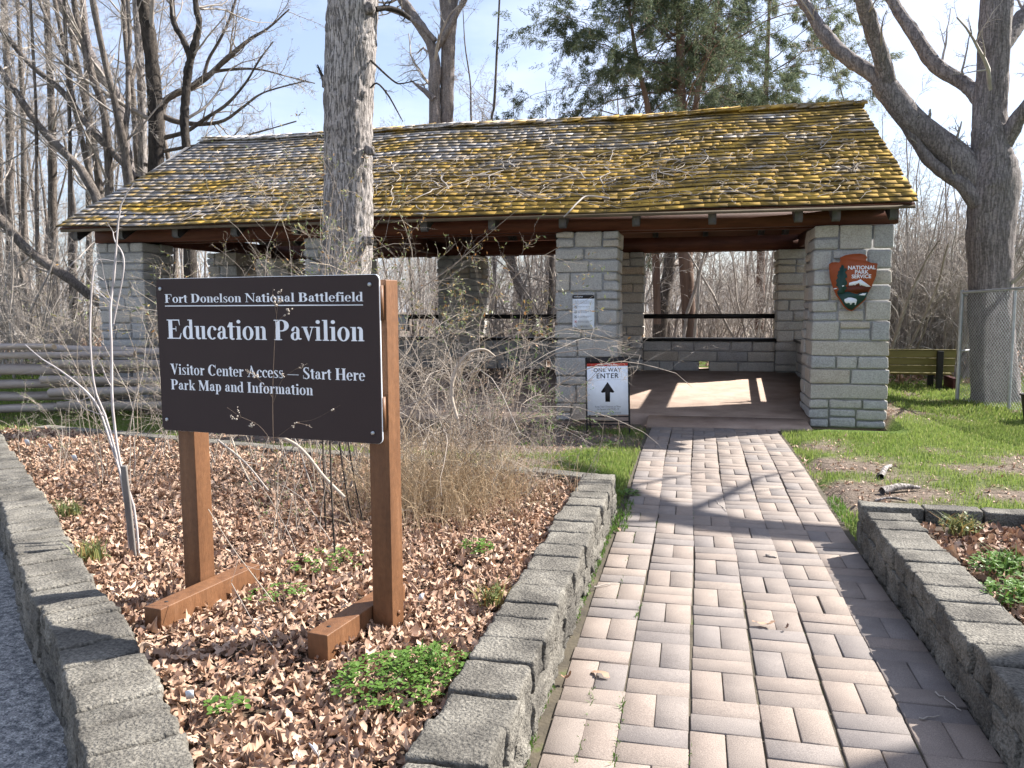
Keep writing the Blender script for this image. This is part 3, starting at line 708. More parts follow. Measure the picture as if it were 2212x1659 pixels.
# moss tufts along the shingle butts
def roof_pt(x, s, d=0.0):
    return np.stack([x, EY + s * math.cos(sl) - d * math.sin(sl), EZ + s * math.sin(sl) + d * math.cos(sl) + (.018 * np.sin(x * 1.1) + .012 * np.sin(x * 2.7 + 1)) * .8], -1)
nmo = 1200; xs = rs.uniform(-9.3, 2.55, nmo); ci = rs.integers(0, nc, nmo); s_ = ci * ex + rs.uniform(0.005, .09, nmo)
mask = fbm(np.stack([xs * .9, s_ * 1.4, xs * 0], -1), 77, 4) + .012 * (xs + 3.5) - .02 * (s_ - 1.5)
kp = mask > .50; xs, s_ = xs[kp], s_[kp]; n_ = len(xs)
rad = rs.uniform(.007, .019, n_); P0 = roof_pt(xs, s_, np.full(n_, .022))
a = np.arange(6) * math.pi / 3; ring = np.stack([np.cos(a), np.sin(a) * .8], -1)
V = np.zeros((n_, 13, 3))
ux_ = np.array([1, 0, 0.]); us_ = np.array([0, math.cos(sl), math.sin(sl)]); un_ = np.array([0, -math.sin(sl), math.cos(sl)])
for i in range(6):
    V[:, i] = P0 + rad[:, None] * (ring[i, 0] * ux_ + ring[i, 1] * us_) * rs.uniform(.7, 1.3, (n_, 1))
    V[:, 6 + i] = P0 + rad[:, None] * .6 * (ring[i, 0] * ux_ + ring[i, 1] * us_) + un_ * (rad * .45)[:, None]
V[:, 12] = P0 + un_ * (rad * .6)[:, None]
Q = np.array([[i, (i + 1) % 6, 6 + (i + 1) % 6, 6 + i] for i in range(6)]); T = np.array([[12, 6 + i, 6 + (i + 1) % 6] for i in range(6)])
mb = MB(); mb.add(V.reshape(-1, 3), (Q[None] + 13 * np.arange(n_)[:, None, None]).reshape(-1, 4), (T[None] + 13 * np.arange(n_)[:, None, None]).reshape(-1, 3))
M['moss'] = mat('roof_moss', [(0.3, (.12, .08, .025)), (0.5, (.36, .225, .04)), (0.70, (.60, .385, .075))], 5, 6, 1, .6, 90, .008)
part(mb, 'roof_moss', M['moss'], True)
# ================================================================ BLOCK WALLS
bw = np.random.default_rng(9)
def block_wall(name, line, th, ztop, zbot, face_sign, label, cap_len=(.15, .26), cap_h=.13):
    """line: top inner edge; wall extends th to the outer side (face_sign of the left normal)"""
    pts = np.array(line, float); L = np.r_[0, np.cumsum(np.linalg.norm(np.diff(pts, axis=0), axis=1))]
    root = empty(name, (pts[len(pts) // 2][0], pts[len(pts) // 2][1], zbot), label, 'garden wall')
    ro = np.array(root.location)
    caps = MB(); body = MB(); s = 0.0
    def at_(s_):
        p = np.array([np.interp(s_, L, pts[:, 0]), np.interp(s_, L, pts[:, 1])]); q = np.array([np.interp(s_ + .05, L, pts[:, 0]), np.interp(s_ + .05, L, pts[:, 1])]) if s_ + .05 < L[-1] else None
        if q is None: q = p; p0 = np.array([np.interp(s_ - .05, L, pts[:, 0]), np.interp(s_ - .05, L, pts[:, 1])]); d = (q - p0)
        else: d = q - p
        return p, d / np.linalg.norm(d)
    while s < L[-1] - .04:
        w_ = min(bw.uniform(*cap_len), L[-1] - s); p, d = at_(s + w_ / 2); nrm = np.array([-d[1], d[0]]) * face_sign
        o = bw.uniform(-.008, .014); c = p + nrm * (th / 2 + o)
        Mf = (np.stack([np.r_[d, 0], np.r_[nrm, 0], [0, 0, 1.0]], 1), np.array([c[0], c[1], 0]))
        if face_sign < 0: Mf = (np.stack([np.r_[-d, 0], np.r_[nrm, 0], [0, 0, 1.0]], 1), Mf[1])
        rock(caps, [0, 0, ztop - cap_h / 2 + bw.normal(0, .003)], [w_ / 2 - .0055, th / 2, cap_h / 2], r=.014, n=14, amp=.014, fr=20, tint=float(bw.beta(2.2, 2.2)), M=Mf, seed=int(bw.integers(999)), rough_axes=(.8, 1.7, .5))
        s += w_
    z = ztop - cap_h; row = 0
    while z > zbot - .02:
        s = -.1 * (row % 2); zb = max(z - .15, zbot - .05)
        while s < L[-1] - .02:
            w_ = bw.uniform(.26, .4); a = max(s, 0); e_ = min(s + w_, L[-1])
            if e_ - a > .06:
                p, d = at_((a + e_) / 2); nrm = np.array([-d[1], d[0]]) * face_sign; c = p + nrm * (th / 2 + bw.uniform(-.004, .008))
                xa = np.r_[d, 0] * (1 if face_sign > 0 else -1)
                Mf = (np.stack([xa, np.r_[nrm, 0], [0, 0, 1.0]], 1), np.array([c[0], c[1], 0]))
                rock(body, [0, 0, (z + zb) / 2], [(e_ - a) / 2 - .002, th / 2 - .002, (z - zb) / 2 - .001], r=.014, n=12, amp=.022, fr=20, tint=float(bw.beta(2, 2)) * .8, M=Mf, seed=int(bw.integers(999)), rough_axes=(.4, 1.6, .3))
            s += w_
        z = zb; row += 1
    for mb_, nm in ((caps, 'cap_course'), (body, 'block_course')):
        mb_.v = [v - ro for v in mb_.v]; mb_.build(nm, M['block'], root, True)
    return root
block_wall('retaining_wall', LW, .27, .285, -.13, -1, 'long low grey block wall between the road and the leaf-covered bed', (.13, .24))
block_wall('retaining_wall', [(-.80, 6.2), (-.80, .9)], .25, .285, -.05, 1, 'low grey block wall along the left edge of the brick path', (.17, .25))
block_wall('retaining_wall', [(1.36, 5.43), (1.36, .8)], .27, .275, -.05, -1, 'low grey block wall along the right edge of the brick path', (.17, .25))
block_wall('planter_edging', [(1.10, 5.58), (3.6, 5.50)], .14, .275, .0, 1, 'straight grey block edging at the far side of the right planter', (.3, .5))
block_wall('bed_edging', FAR, .17, .235, -.05, -1, 'pale stone edging between the leaf-covered bed and the lawn behind', (.45, .9))
# ================================================================ BOLD SERIF LETTERING (drawn here, stroke by stroke)
def gR(x0, y0, x1, y1): return [[(x0, y0), (x1, y0), (x1, y1), (x0, y1)]]
def gQ(*p): return [list(p)]
def gA(cx, cy, rx, ry, a0, a1, tv, th, n=16):
    o = []; a = np.radians(np.linspace(a0, a1, n + 1))
    for p, q in zip(a[:-1], a[1:]):
        o.append([(cx + rx * math.cos(p), cy + ry * math.sin(p)), (cx + rx * math.cos(q), cy + ry * math.sin(q)),
                  (cx + (rx - tv) * math.cos(q), cy + (ry - th) * math.sin(q)), (cx + (rx - tv) * math.cos(p), cy + (ry - th) * math.sin(p))])
    return o
def gB(cx, cy, r): 
    a = np.radians(np.arange(0, 360, 36)); return [[(cx + r * math.cos(t), cy + r * math.sin(t)) for t in a]]
S5 = .045
def stemf(x, y0=0, y1=1, w=.2, sv=.08, top=True, bot=True):
    o = gR(x, y0, x + w, y1)
    if bot: o += gR(x - sv, y0, x + w + sv, y0 + S5) 
    if top: o += gR(x - sv, y1 - S5, x + w + sv, y1)
    return o
G = {
 'E': (stemf(.09) + gR(.1, .95, .66, 1) + gQ((.60, .97), (.66, .97), (.68, .70), (.655, .70)) + gR(.2, .49, .48, .54) + gR(.455, .39, .485, .64) + gR(.1, 0, .7, .05) + gQ((.61, .02), (.69, .02), (.745, .30), (.72, .30)), .80),
 'F': (stemf(.09) + gR(.1, .95, .64, 1) + gQ((.58, .97), (.64, .97), (.665, .70), (.64, .70)) + gR(.2, .49, .46, .54) + gR(.435, .39, .465, .64), .72),
 'D': (stemf(.09) + gR(.1, .95, .4, 1) + gR(.1, 0, .4, .05) + gA(.38, .5, .42, .5, -90, 90, .22, .05), .86),
 'B': (stemf(.09) + gR(.1, .95, .4, 1) + gR(.1, 0, .42, .05) + gR(.2, .50, .42, .55) + gA(.38, .76, .29, .24, -90, 90, .20, .05) + gA(.40, .275, .33, .275, -90, 90, .21, .05), .80),
 'P': (stemf(.09) + gR(.1, .95, .4, 1) + gR(.2, .43, .4, .48) + gA(.37, .715, .33, .285, -90, 90, .21, .05), .74),
 'N': (gR(.13, 0, .185, .97) + gR(.03, 0, .29, S5) + gR(.0, .955, .26, 1) + gQ((.03, .98), (.26, .98), (.80, -.01), (.74, -.01)) + gR(.72, .02, .775, 1) + gR(.61, .955, .88, 1), .90),
 'V': (gQ((.09, .98), (.31, .98), (.50, .22), (.40, -.01)) + gQ((.40, -.01), (.45, -.01), (.71, .98), (.655, .98)) + gR(.01, .955, .39, 1) + gR(.56, .955, .80, 1), .80),
 'C': (gA(.42, .5, .39, .52, 42, 318, .22, .05, 24) + gR(.70, .66, .735, 1.01) + gQ((.64, .80), (.71, .70), (.71, .9), (.66, .88)), .80),
 'A': (gQ((.09, .02), (.145, .02), (.42, .84), (.40, 1.02)) + gQ((.33, 1.02), (.42, 1.02), (.76, .02), (.53, .02)) + gR(.19, .29, .58, .34) + gR(.0, 0, .25, S5) + gR(.44, 0, .85, S5), .84),
 'S': (gA(.31, .76, .26, .26, 40, 262, .14, .05) + gA(.30, .26, .28, .28, -140, 82, .15, .05) + gQ((.07, .66), (.20, .74), (.56, .36), (.44, .26)) + gR(.50, .70, .53, 1.01) + gR(.04, -.01, .07, .31), .64),
 'H': (stemf(.09) + stemf(.60) + gR(.2, .48, .65, .53), .90),
 'M': (gR(.12, 0, .17, .97) + gR(.03, 0, .26, S5) + gQ((.03, 1), (.27, 1), (.55, .25), (.47, 0)) + gQ((.47, 0), (.51, 0), (.82, 1), (.75, 1)) + stemf(.75), 1.06),
 'I': (stemf(.1), .42),
 'o': (gA(.275, .33, .26, .35, 0, 360, .155, .045, 24), .56),
 'c': (gA(.27, .33, .255, .35, 50, 312, .155, .05, 20) + gB(.40, .52, .075), .48),
 'e': (gA(.265, .33, .25, .35, 2, 318, .15, .045, 22) + gR(.13, .33, .50, .375), .52),
 'a': (gR(.29, .05, .43, .50) + gA(.25, .47, .18, .21, 0, 165, .13, .045) + gB(.125, .50, .065) + gA(.22, .20, .19, .205, 60, 330, .14, .05) + gQ((.42, .02), (.53, .06), (.52, .10), (.42, .12)), .53),
 'd': (gA(.27, .33, .255, .35, 30, 330, .155, .045) + gR(.36, .0, .51, .99) + gR(.28, .955, .50, 1) + gR(.40, .0, .58, S5), .60),
 'f': (stemf(.1, 0, .78, .155, .07, False) + gA(.31, .77, .21, .25, 25, 180, .155, .05) + gB(.44, .87, .065) + gR(.0, .62, .38, .67), .40),
 'i': (stemf(.09, 0, .67, .155, .06, False) + gR(.02, .625, .2, .67) + gB(.165, .90, .095), .33),
 'k': (stemf(.09, 0, 1, .155, .06, False) + gR(.02, .955, .2, 1) + gQ((.24, .30), (.28, .26), (.50, .64), (.45, .66)) + gQ((.26, .36), (.36, .47), (.60, .02), (.43, .02)) + gR(.40, .625, .6, .67) + gR(.37, 0, .66, S5), .62),
 'l': (stemf(.09, 0, 1, .155, .06, False) + gR(.02, .955, .2, 1), .33),
 'm': (stemf(.09, 0, .67, .15, .05, False) + gR(.02, .625, .2, .67) + stemf(.37, 0, .5, .15, .05, False) + stemf(.65, 0, .5, .15, .05, False) + gA(.375, .47, .145, .21, 0, 130, .14, .075) + gA(.655, .47, .145, .21, 0, 130, .14, .075), .88),
 'n': (stemf(.09, 0, .67, .155, .05, False) + gR(.02, .625, .2, .67) + stemf(.385, 0, .5, .155, .05, False) + gA(.385, .47, .155, .21, 0, 130, .15, .075), .62),
 'p': (stemf(.09, -.30, .67, .155, .06, False) + gR(.02, .625, .2, .67) + gA(.32, .33, .24, .35, -140, 140, .155, .045), .60),
 'r': (stemf(.09, 0, .67, .155, .06, False) + gR(.02, .625, .2, .67) + gA(.36, .42, .14, .24, 60, 160, .12, .10) + gB(.395, .575, .075), .47),
 's': (gA(.225, .50, .17, .18, 30, 255, .10, .045) + gA(.215, .17, .19, .19, -140, 75, .11, .045) + gQ((.07, .43), (.16, .50), (.39, .24), (.30, .16)) + gR(.34, .48, .365, .69) + gR(.03, -.02, .055, .22), .44),
 't': (gR(.1, .1, .255, .86) + gR(.0, .62, .36, .67) + gA(.245, .13, .145, .15, 180, 320, .14, .06) + gQ((.0, .65), (.1, .65), (.13, .9), (.11, .86)), .38),
 'u': (gR(.08, .16, .235, .67) + gR(.01, .625, .2, .67) + gA(.23, .18, .15, .20, 180, 320, .15, .07) + gR(.38, 0, .535, .67) + gR(.31, .625, .5, .67) + gR(.45, .0, .60, S5), .63),
 'v': (gQ((.05, .66), (.22, .66), (.35, .15), (.28, -.02)) + gQ((.28, -.02), (.32, -.02), (.50, .66), (.455, .66)) + gR(.0, .625, .27, .67) + gR(.37, .625, .56, .67), .56),
 '-': (gR(.0, .30, 1.0, .345), 1.04), ' ': ([], .30)}
def serif_text(mb, txt, x, y, cap, width, Mf, z0):
    tot = sum(G[c][1] for c in txt); sx = width / (tot * 1.0 - .05); cx = x; k = 0
    for ch in txt:
        polys, adv = G[ch]
        for p in polys:
            q = np.array([(cx + a * sx, y + b2 * cap) for a, b2 in p]); k += 1; z = z0 + .00012 * (k % 7)
            n = len(q); V = np.c_[q, np.full(n, z)] @ Mf[0].T + Mf[1]
            ar = 0.5 * sum(q[i][0] * q[(i + 1) % n][1] - q[(i + 1) % n][0] * q[i][1] for i in range(n))
            idx = list(range(n)) if ar > 0 else list(range(n))[::-1]
            if n == 4: mb.add(V, [idx])
            else: mb.add(V, T=[[idx[0], idx[i], idx[i + 1]] for i in range(1, n - 1)])
        cx += adv * sx
def sans(txt, size, m, parent, loc, rot, name='lettering', bold=.0, sx=1.0, align='CENTER', spacing=1.0):
    cu = bpy.data.curves.new(name, 'FONT'); cu.body = txt; cu.size = size; cu.align_x = align; cu.align_y = 'BOTTOM_BASELINE' if False else 'CENTER'
    cu.offset = bold * size; cu.extrude = .0004; cu.space_character = spacing; cu.materials.append(m)
    tmp = bpy.data.objects.new('tmp', cu); C.objects.link(tmp)
    me = bpy.data.meshes.new_from_object(tmp.evaluated_get(bpy.context.evaluated_depsgraph_get())); bpy.data.objects.remove(tmp); bpy.data.curves.remove(cu)
    me.materials.clear(); me.materials.append(m)
    o = bpy.data.objects.new(name, me); C.objects.link(o); o.parent = parent; o.location = loc; o.rotation_euler = rot; o.scale = (sx, 1, 1)
    return o
def bev_box(mb, x0, x1, y0, y1, z0, z1, M_=None, r=.004, tint=.5, n=4, amp=0.0):
    rock(mb, [(x0 + x1) / 2, (y0 + y1) / 2, (z0 + z1) / 2], [(x1 - x0) / 2, (y1 - y0) / 2, (z1 - z0) / 2], r=r, n=n, amp=amp, fr=9, tint=tint, M=M_)
# ================================================================ MAIN SIGN  (local: x along board to the right, -y towards the viewer, z up)
sa = R_(-9.0)
sgn_ = empty('park_sign', (-1.2, 3.12, .2), 'large dark brown sign reading Education Pavilion on two brown posts', 'sign')
sgn_.rotation_euler = (0, 0, sa)
B0, B1, BZ0, BZ1 = -1.219, -.046, .825, 1.523            # local (z minus .2)
def rrect(x0, x1, z0, z1, r, n=5):
    p = []
    for (cx, cz, a0) in ((x1 - r, z1 - r, 0), (x0 + r, z1 - r, 90), (x0 + r, z0 + r, 180), (x1 - r, z0 + r, 270)):
        for k in range(n + 1): a = R_(a0 + 90 * k / n); p.append((cx + r * math.cos(a), cz + r * math.sin(a)))
    return p
MfB = (np.array([[1, 0, 0], [0, 0, -1], [0, 1, 0.]]), np.zeros(3))      # plane (x, z) with normal -y
def ear(poly):                                 # ear clipping for simple polygons
    P_ = [tuple(p) for p in poly]; n = len(P_)
    A_ = sum(P_[i][0] * P_[(i + 1) % n][1] - P_[(i + 1) % n][0] * P_[i][1] for i in range(n))
    ix = list(range(n)) if A_ > 0 else list(range(n))[::-1]; T = []
    def cr(a, b, c): return (b[0] - a[0]) * (c[1] - a[1]) - (b[1] - a[1]) * (c[0] - a[0])
    g = 0
    while len(ix) > 3 and g < 5000:
        g += 1; ok = False
        for k in range(len(ix)):
            i, j, l = ix[k - 1], ix[k], ix[(k + 1) % len(ix)]; a, b, c = P_[i], P_[j], P_[l]
            if cr(a, b, c) <= 1e-12: continue
            if any(cr(a, b, P_[m]) >= 0 and cr(b, c, P_[m]) >= 0 and cr(c, a, P_[m]) >= 0 for m in ix if m not in (i, j, l)): continue
            T.append([i, j, l]); ix.pop(k); ok = True; break
        if not ok: ix.pop(0)
    T.append(ix[:3]); return T
def plate(name, pts, z0, z1, m, parent, MM=MfB):
    mb = MB(); p = np.array(pts, float); n = len(p); T = ear(p)
    V = np.concatenate([np.c_[p, np.full(n, z0)], np.c_[p, np.full(n, z1)]]) @ MM[0].T + MM[1]
    A_ = sum(p[i][0] * p[(i + 1) % n][1] - p[(i + 1) % n][0] * p[i][1] for i in range(n)); Q = [[i, (i + 1) % n, n + (i + 1) % n, n + i] for i in range(n)]
    if A_ < 0: Q = [q[::-1] for q in Q]
    mb.add(V, Q, [[a + n, b + n, c + n] for a, b, c in T] + [[a, c, b] for a, b, c in T]); return mb.build(name, m, parent)
mb = MB(); mb.prism(rrect(B0, B1, BZ0, BZ1, .022), 0.0, .0056, MfB)
def fgrid(x0, x1, z0, z1, nx, nz):
    X_, Z_ = np.meshgrid(np.linspace(x0, x1, nx), np.linspace(z0, z1, nz), indexing='ij'); mb.grid(np.stack([X_, np.full(X_.shape, -.006), Z_], -1))
c22 = .022
fgrid(B0, B0 + c22, BZ0 + c22, BZ1 - c22, 2, 20); fgrid(B0 + c22, B1 - c22, BZ0, BZ1, 36, 22); fgrid(B1 - c22, B1, BZ0 + c22, BZ1 - c22, 2, 20)
for (cx_, cz_, a0_) in ((B1 - c22, BZ1 - c22, 0), (B0 + c22, BZ1 - c22, 90), (B0 + c22, BZ0 + c22, 180), (B1 - c22, BZ0 + c22, 270)):
    a_ = [R_(a0_ + 15 * k) for k in range(7)]; mb.add([(cx_, -.006, cz_)] + [(cx_ + c22 * math.cos(t), -.006, cz_ + c22 * math.sin(t)) for t in a_], T=[[0, k + 2, k + 1] for k in range(6)])
board = mb.build('board', M['board'], sgn_)
mb = MB(); mb.prism(rrect(B0 - .0015, B1 + .0015, BZ0 - .0015, BZ1 + .0015, .023), -.0055, -.0005, MfB); mb.build('backing_sheet', M['panel_white'], board)
Wd = B1 - B0; Ht = BZ1 - BZ0
lt = [('Fort Donelson National Battlefield', .042, .937, .100 , .155), ('Education Pavilion', .046, .937, .265, .39), ('Visitor Center Access - Start Here', .053, .937, .555, .625), ('Park Map and Information', .053, .717, .658, .725)]
for txt, xa, xb, va, vb in lt:
    mb = MB(); serif_text(mb, txt, B0 + xa * Wd, BZ1 - vb * Ht, (vb - va) * Ht, (xb - xa) * Wd, MfB, .0068)
    mb.build('lettering', M['white'], board)
mb = MB(); mb.prism([(B0 + .042 * Wd, BZ1 - .180 * Ht), (B0 + .937 * Wd, BZ1 - .180 * Ht), (B0 + .937 * Wd, BZ1 - .1735 * Ht), (B0 + .042 * Wd, BZ1 - .1735 * Ht)], .0062, .007, MfB); mb.build('underline', M['white'], board)
for bx_, bz_ in ((B0 + .026, BZ1 - .045), (B1 - .04, BZ1 - .04), (B0 + .03, BZ0 + .05), (B1 - .04, BZ0 + .045)):
    mb = MB(); a = np.radians(np.arange(0, 360, 30)); mb.prism([(bx_ + .0085 * math.cos(t), bz_ + .0085 * math.sin(t)) for t in a], .006, .011, MfB); mb.build('bolt', M['bolt'], board)
for (px0, foot0) in ((-1.165, -1.062), (-.128, -.236)):
    mb = MB(); bev_box(mb, px0, px0 + .096, .030, .128, -.06, 1.503, r=.004, n=6, amp=.0012); post = mb.build('post', M['sign_wood'], sgn_, True)
    for zz in (1.36, .90):
        mb = MB(); mb.box(px0 + .01, px0 + .088, .0062, .030, zz - .02, zz + .12); mb.build('spacer_block', M['sign_wood'], post)
    for zz in (.02, .075):
        mb = MB(); a = np.radians(np.arange(0, 360, 30))
        Mx = (np.array([[0, 0, 1], [1, 0, 0], [0, 1, 0.]]), np.zeros(3)); mb.prism([(.08 + .011 * math.cos(t), zz + .011 * math.sin(t)) for t in a], px0 + .096, px0 + .101, Mx); mb.build('bolt', M['sign_wood'], post)
for (fx, ya, yb) in ((-1.062, -.32, .33), (-.232, -.30, .33)):
    mb = MB(); bev_box(mb, fx + .002, fx + .096, ya, yb, -.03, .105, r=.004, n=6, amp=.0012); ft = mb.build('foot_beam', M['sign_wood'], sgn_, True)
    for yy in (ya + .08, yb - .08):
        mb = MB(); a = np.radians(np.arange(0, 360, 30)); mb.prism([(fx + .05 + .009 * math.cos(t), yy + .009 * math.sin(t)) for t in a], .1045, .1062); mb.build('bolt', M['ink'], ft)
# ================================================================ ARROWHEAD EMBLEM on the right pillar
oc = np.array([(525, 430), (560, 410), (600, 395), (680, 382), (770, 380), (812, 388), (840, 395), (868, 435), (850, 455), (860, 480), (920, 505), (960, 508), (998, 515), (990, 600), (985, 680), (968, 730), (950, 770), (938, 815), (920, 850), (880, 930), (860, 1000), (800, 1060), (745, 1110), (715, 1140), (690, 1150), (640, 1130), (590, 1085), (545, 1010), (490, 930), (455, 850), (425, 760), (408, 700), (400, 640), (388, 560), (390, 510), (425, 490), (475, 488), (510, 495), (530, 475)], float)
ks = .5837 / 613; x_c, z_c = 692, 766
def eo(p): p = np.array(p, float); return np.c_[(p[:, 0] - x_c) * ks, -(p[:, 1] - z_c) * ks]
arr = empty('arrowhead_emblem', (2.009, FY - .055, 1.852), 'brown arrowhead plaque reading National Park Service on the right stone pillar', 'plaque')
pl = plate('plate', eo(oc), 0, .028, M['nps_brown'], arr)
plate('green_field', eo([(500, 905), (560, 900), (640, 880), (700, 905), (760, 920), (800, 890), (870, 880), (893, 900), (868, 960), (845, 1000), (795, 1045), (738, 1098), (708, 1128), (690, 1136), (645, 1118), (603, 1078), (558, 1003), (515, 940)]), .028, .0295, M['nps_green'], pl)
plate('brown_hills', eo([(560, 900), (580, 850), (640, 800), (700, 790), (800, 790), (925, 825), (905, 865), (890, 890), (800, 900), (760, 915), (690, 895), (640, 885)]), .0296, .0312, M['nps_dkbrown'], pl)
plate('mountain', eo([(645, 803), (648, 768), (700, 752), (745, 745), (790, 722), (850, 765), (922, 822), (870, 822), (800, 800), (788, 810), (775, 770), (735, 790), (722, 805), (712, 795), (690, 802)]), .0313, .0328, M['white'], pl)
plate('lake', eo([(775, 930), (820, 912), (868, 910), (855, 940), (810, 938)]), .0313, .0328, M['white'], pl)
plate('snow_patch', eo([(450, 848), (470, 838), (497, 835), (492, 848), (460, 854)]), .0285, .030, M['white'], pl)
plate('snow_patch', eo([(558, 806), (575, 800), (588, 802), (582, 815), (562, 820)]), .034, .035, M['white'], pl)
plate('tree_figure', eo([(548, 522), (572, 540), (580, 575), (608, 570), (614, 600), (592, 625), (612, 660), (622, 690), (598, 710), (618, 750), (625, 790), (600, 800), (622, 840), (598, 870), (592, 910), (505, 915), (500, 880), (522, 860), (498, 815), (478, 800), (490, 770), (478, 735), (500, 700), (490, 670), (505, 640), (498, 615), (522, 600), (518, 570), (536, 555)]), .0325, .0338, M['nps_green'], pl)
plate('bison_figure', eo([(593, 1000), (600, 985), (620, 978), (640, 966), (680, 966), (715, 975), (745, 985), (755, 1005), (748, 1035), (742, 1064), (728, 1064), (730, 1040), (712, 1034), (695, 1040), (682, 1062), (668, 1060), (668, 1042), (650, 1036), (628, 1044), (612, 1040), (600, 1022)]), .0313, .0328, M['white'], pl)
for t_, zc in (('NATIONAL', 568), ('PARK', 627), ('SERVICE', 686)):
    sans(t_, .066, M['white'], pl, ((800 - x_c) * ks, -.0294, -(zc - z_c) * ks - .0), (R_(90), 0, 0), bold=.022, sx={'NATIONAL': 1.0, 'PARK': 1.02, 'SERVICE': .98}[t_])
# ================================================================ NOTICE PANEL on the second pillar
npan = empty('notice_panel', (-1.47, FY - .022, 1.483), 'white notice panel with dark header and small icons on the middle stone pillar', 'notice')
mb = MB(); mb.prism(rrect(-.152, .152, -.237, .237, .012), 0, .012, MfB); pn = mb.build('panel', M['panel_white'], npan)
mb = MB(); mb.prism(rrect(-.152, .152, .187, .2375, .010), .0122, .0135, MfB); hd = mb.build('header', M['ink'], pn)
sans('STOP COVID', .022, M['panel_white'], hd, (-.07, -.014, .212), (R_(90), 0, 0), bold=.01)
for k in range(5):
    zc = .075 - .068 * k
    for rr_, zz, mm in ((.0215, .0122, ['inkgrey', 'nps_green', 'nps_green', 'red', 'inkgrey'][k]), (.0175, .0130, 'panel_white'), (.008, .0138, ['inkgrey', 'nps_green', 'ink', 'red', 'inkgrey'][k])):
        a = np.radians(np.arange(0, 360, 20)); mb = MB(); mb.prism([(-.108 + rr_ * math.cos(t), zc + rr_ * math.sin(t)) for t in a], zz, zz + .0006, MfB); mb.build('icon', M[mm], pn)
mb = MB(); rl = np.random.default_rng(2)
def txt_lines(mb, x0, x1, z, h, zz=.0125):
    x = x0
    while x < x1 - .008:
        w_ = rl.uniform(.008, .022); mb.prism([(x, z), (min(x + w_, x1), z), (min(x + w_, x1), z + h), (x, z + h)], zz, zz + .0004, MfB); x += w_ + .004
for k in range(4): txt_lines(mb, -.12, .12 - .03 * (k == 3), .155 - .013 * k, .0045)
for k, n_ in enumerate((1, 3, 2, 2, 2)):
    for q in range(n_): txt_lines(mb, -.072, .11 - .03 * q, .075 - .068 * k + .007 * (n_ - 1) - .014 * q - .003, .006)
mb.build('print_lines', M['inkgrey'], pn)
# ================================================================ A-FRAME SIGN
af = empty('sidewalk_sign', (-.985, 9.93, .01), 'white A-frame sign reading One Way Enter with an upward arrow', 'sign')
af.rotation_euler = (R_(-5), R_(-1.5), R_(3))
Hh = .93
mb = MB()
for x in (-.262, .262): tubes(mb, [[(x, 0, -.02), (x, 0, Hh)]], [[.011, .011]], 6)
tubes(mb, [[(-.262, 0, .10), (.262, 0, .10)], [(-.262, 0, .20), (.262, 0, .20)], [(-.262, 0, Hh), (.262, 0, Hh)]], [[.009] * 2] * 3, 6)
mb.build('front_frame', M['black'], af)
mb = MB(); bk = math.tan(R_(22))
for x in (-.25, .25): tubes(mb, [[(x, .005, Hh - .01), (x, Hh * bk + .02, .03)]], [[.011, .011]], 6)
tubes(mb, [[(-.25, Hh * bk * .88, .12), (.25, Hh * bk * .88, .12)]], [[.009] * 2], 6); mb.build('rear_frame', M['black'], af)
mb = MB(); mb.prism([(-.25, .225), (.25, .225), (.25, Hh - .01), (-.25, Hh - .01)], .012, .017, MfB); fp = mb.build('front_panel', M['panel_white'], af)
mb = MB(); mb.prism([(-.25, Hh - .07), (.25, Hh - .07), (.25, Hh - .009), (-.25, Hh - .009)], .0172, .0185, MfB); hh = mb.build('header_band', M['ink'], fp)
mb = MB(); mb.prism([(-.25, Hh - .105), (.25, Hh - .105), (.25, Hh - .07), (-.25, Hh - .07)], .0172, .0185, MfB); rb2 = mb.build('red_band', M['red'], fp)
sans('COVID-19 Safety Alert', .026, M['panel_white'], rb2, (0, -.019, Hh - .088), (R_(90), 0, 0), bold=.01)
sans('ONE WAY', .068, M['ink'], fp, (0, -.0178, Hh - .155), (R_(90), 0, 0), bold=.01, spacing=1.1)
sans('ENTER', .086, M['ink'], fp, (0, -.0178, Hh - .228), (R_(90), 0, 0), bold=.012, spacing=1.1)
plate('arrow', [(0, .63), (.082, .508), (.066, .496), (.030, .503), (.028, .385), (-.028, .385), (-.030, .503), (-.066, .496), (-.082, .508)], .0172, .0185, M['ink'], fp)
mb = MB(); mb.prism([(-.235, .655), (.235, .655), (.235, .6565), (-.235, .6565)], .0172, .0178, MfB); mb.build('rule_line', M['inkgrey'], fp)
for s_, zc in (('Keep Your Distance to Slow', .325), ('the Spread of COVID-19', .292)): sans(s_, .033, M['inkgrey'], fp, (0, -.0178, zc), (R_(90), 0, 0), sx=.82)
mb = MB()
for k in range(2): txt_lines(mb, -.17, .17, .252 - .011 * k, .004, .0172)
mb.build('print_lines', M['inkgrey'], fp)
# ================================================================ INFORMATION PANELS on the back rail
for k, xx in enumerate((-7.05, -6.55, -6.05)):
    ip = empty('information_panel', (xx, BY + .27, 1.22), ['white panel hanging farthest left on the back rail inside the pavilion', 'white panel hanging in the middle of three on the back rail', 'white panel hanging next to the back pillar on the back rail'][k], 'panel', 'white panels on the back rail')
    mb = MB(); mb.box(-.2, .2, 0, .02, -.16, .16); mb.build('board', M['panel_white'], ip); mb = MB(); mb.box(-.215, .215, .021, .04, -.175, .175); mb.build('frame', M['black'], ip)
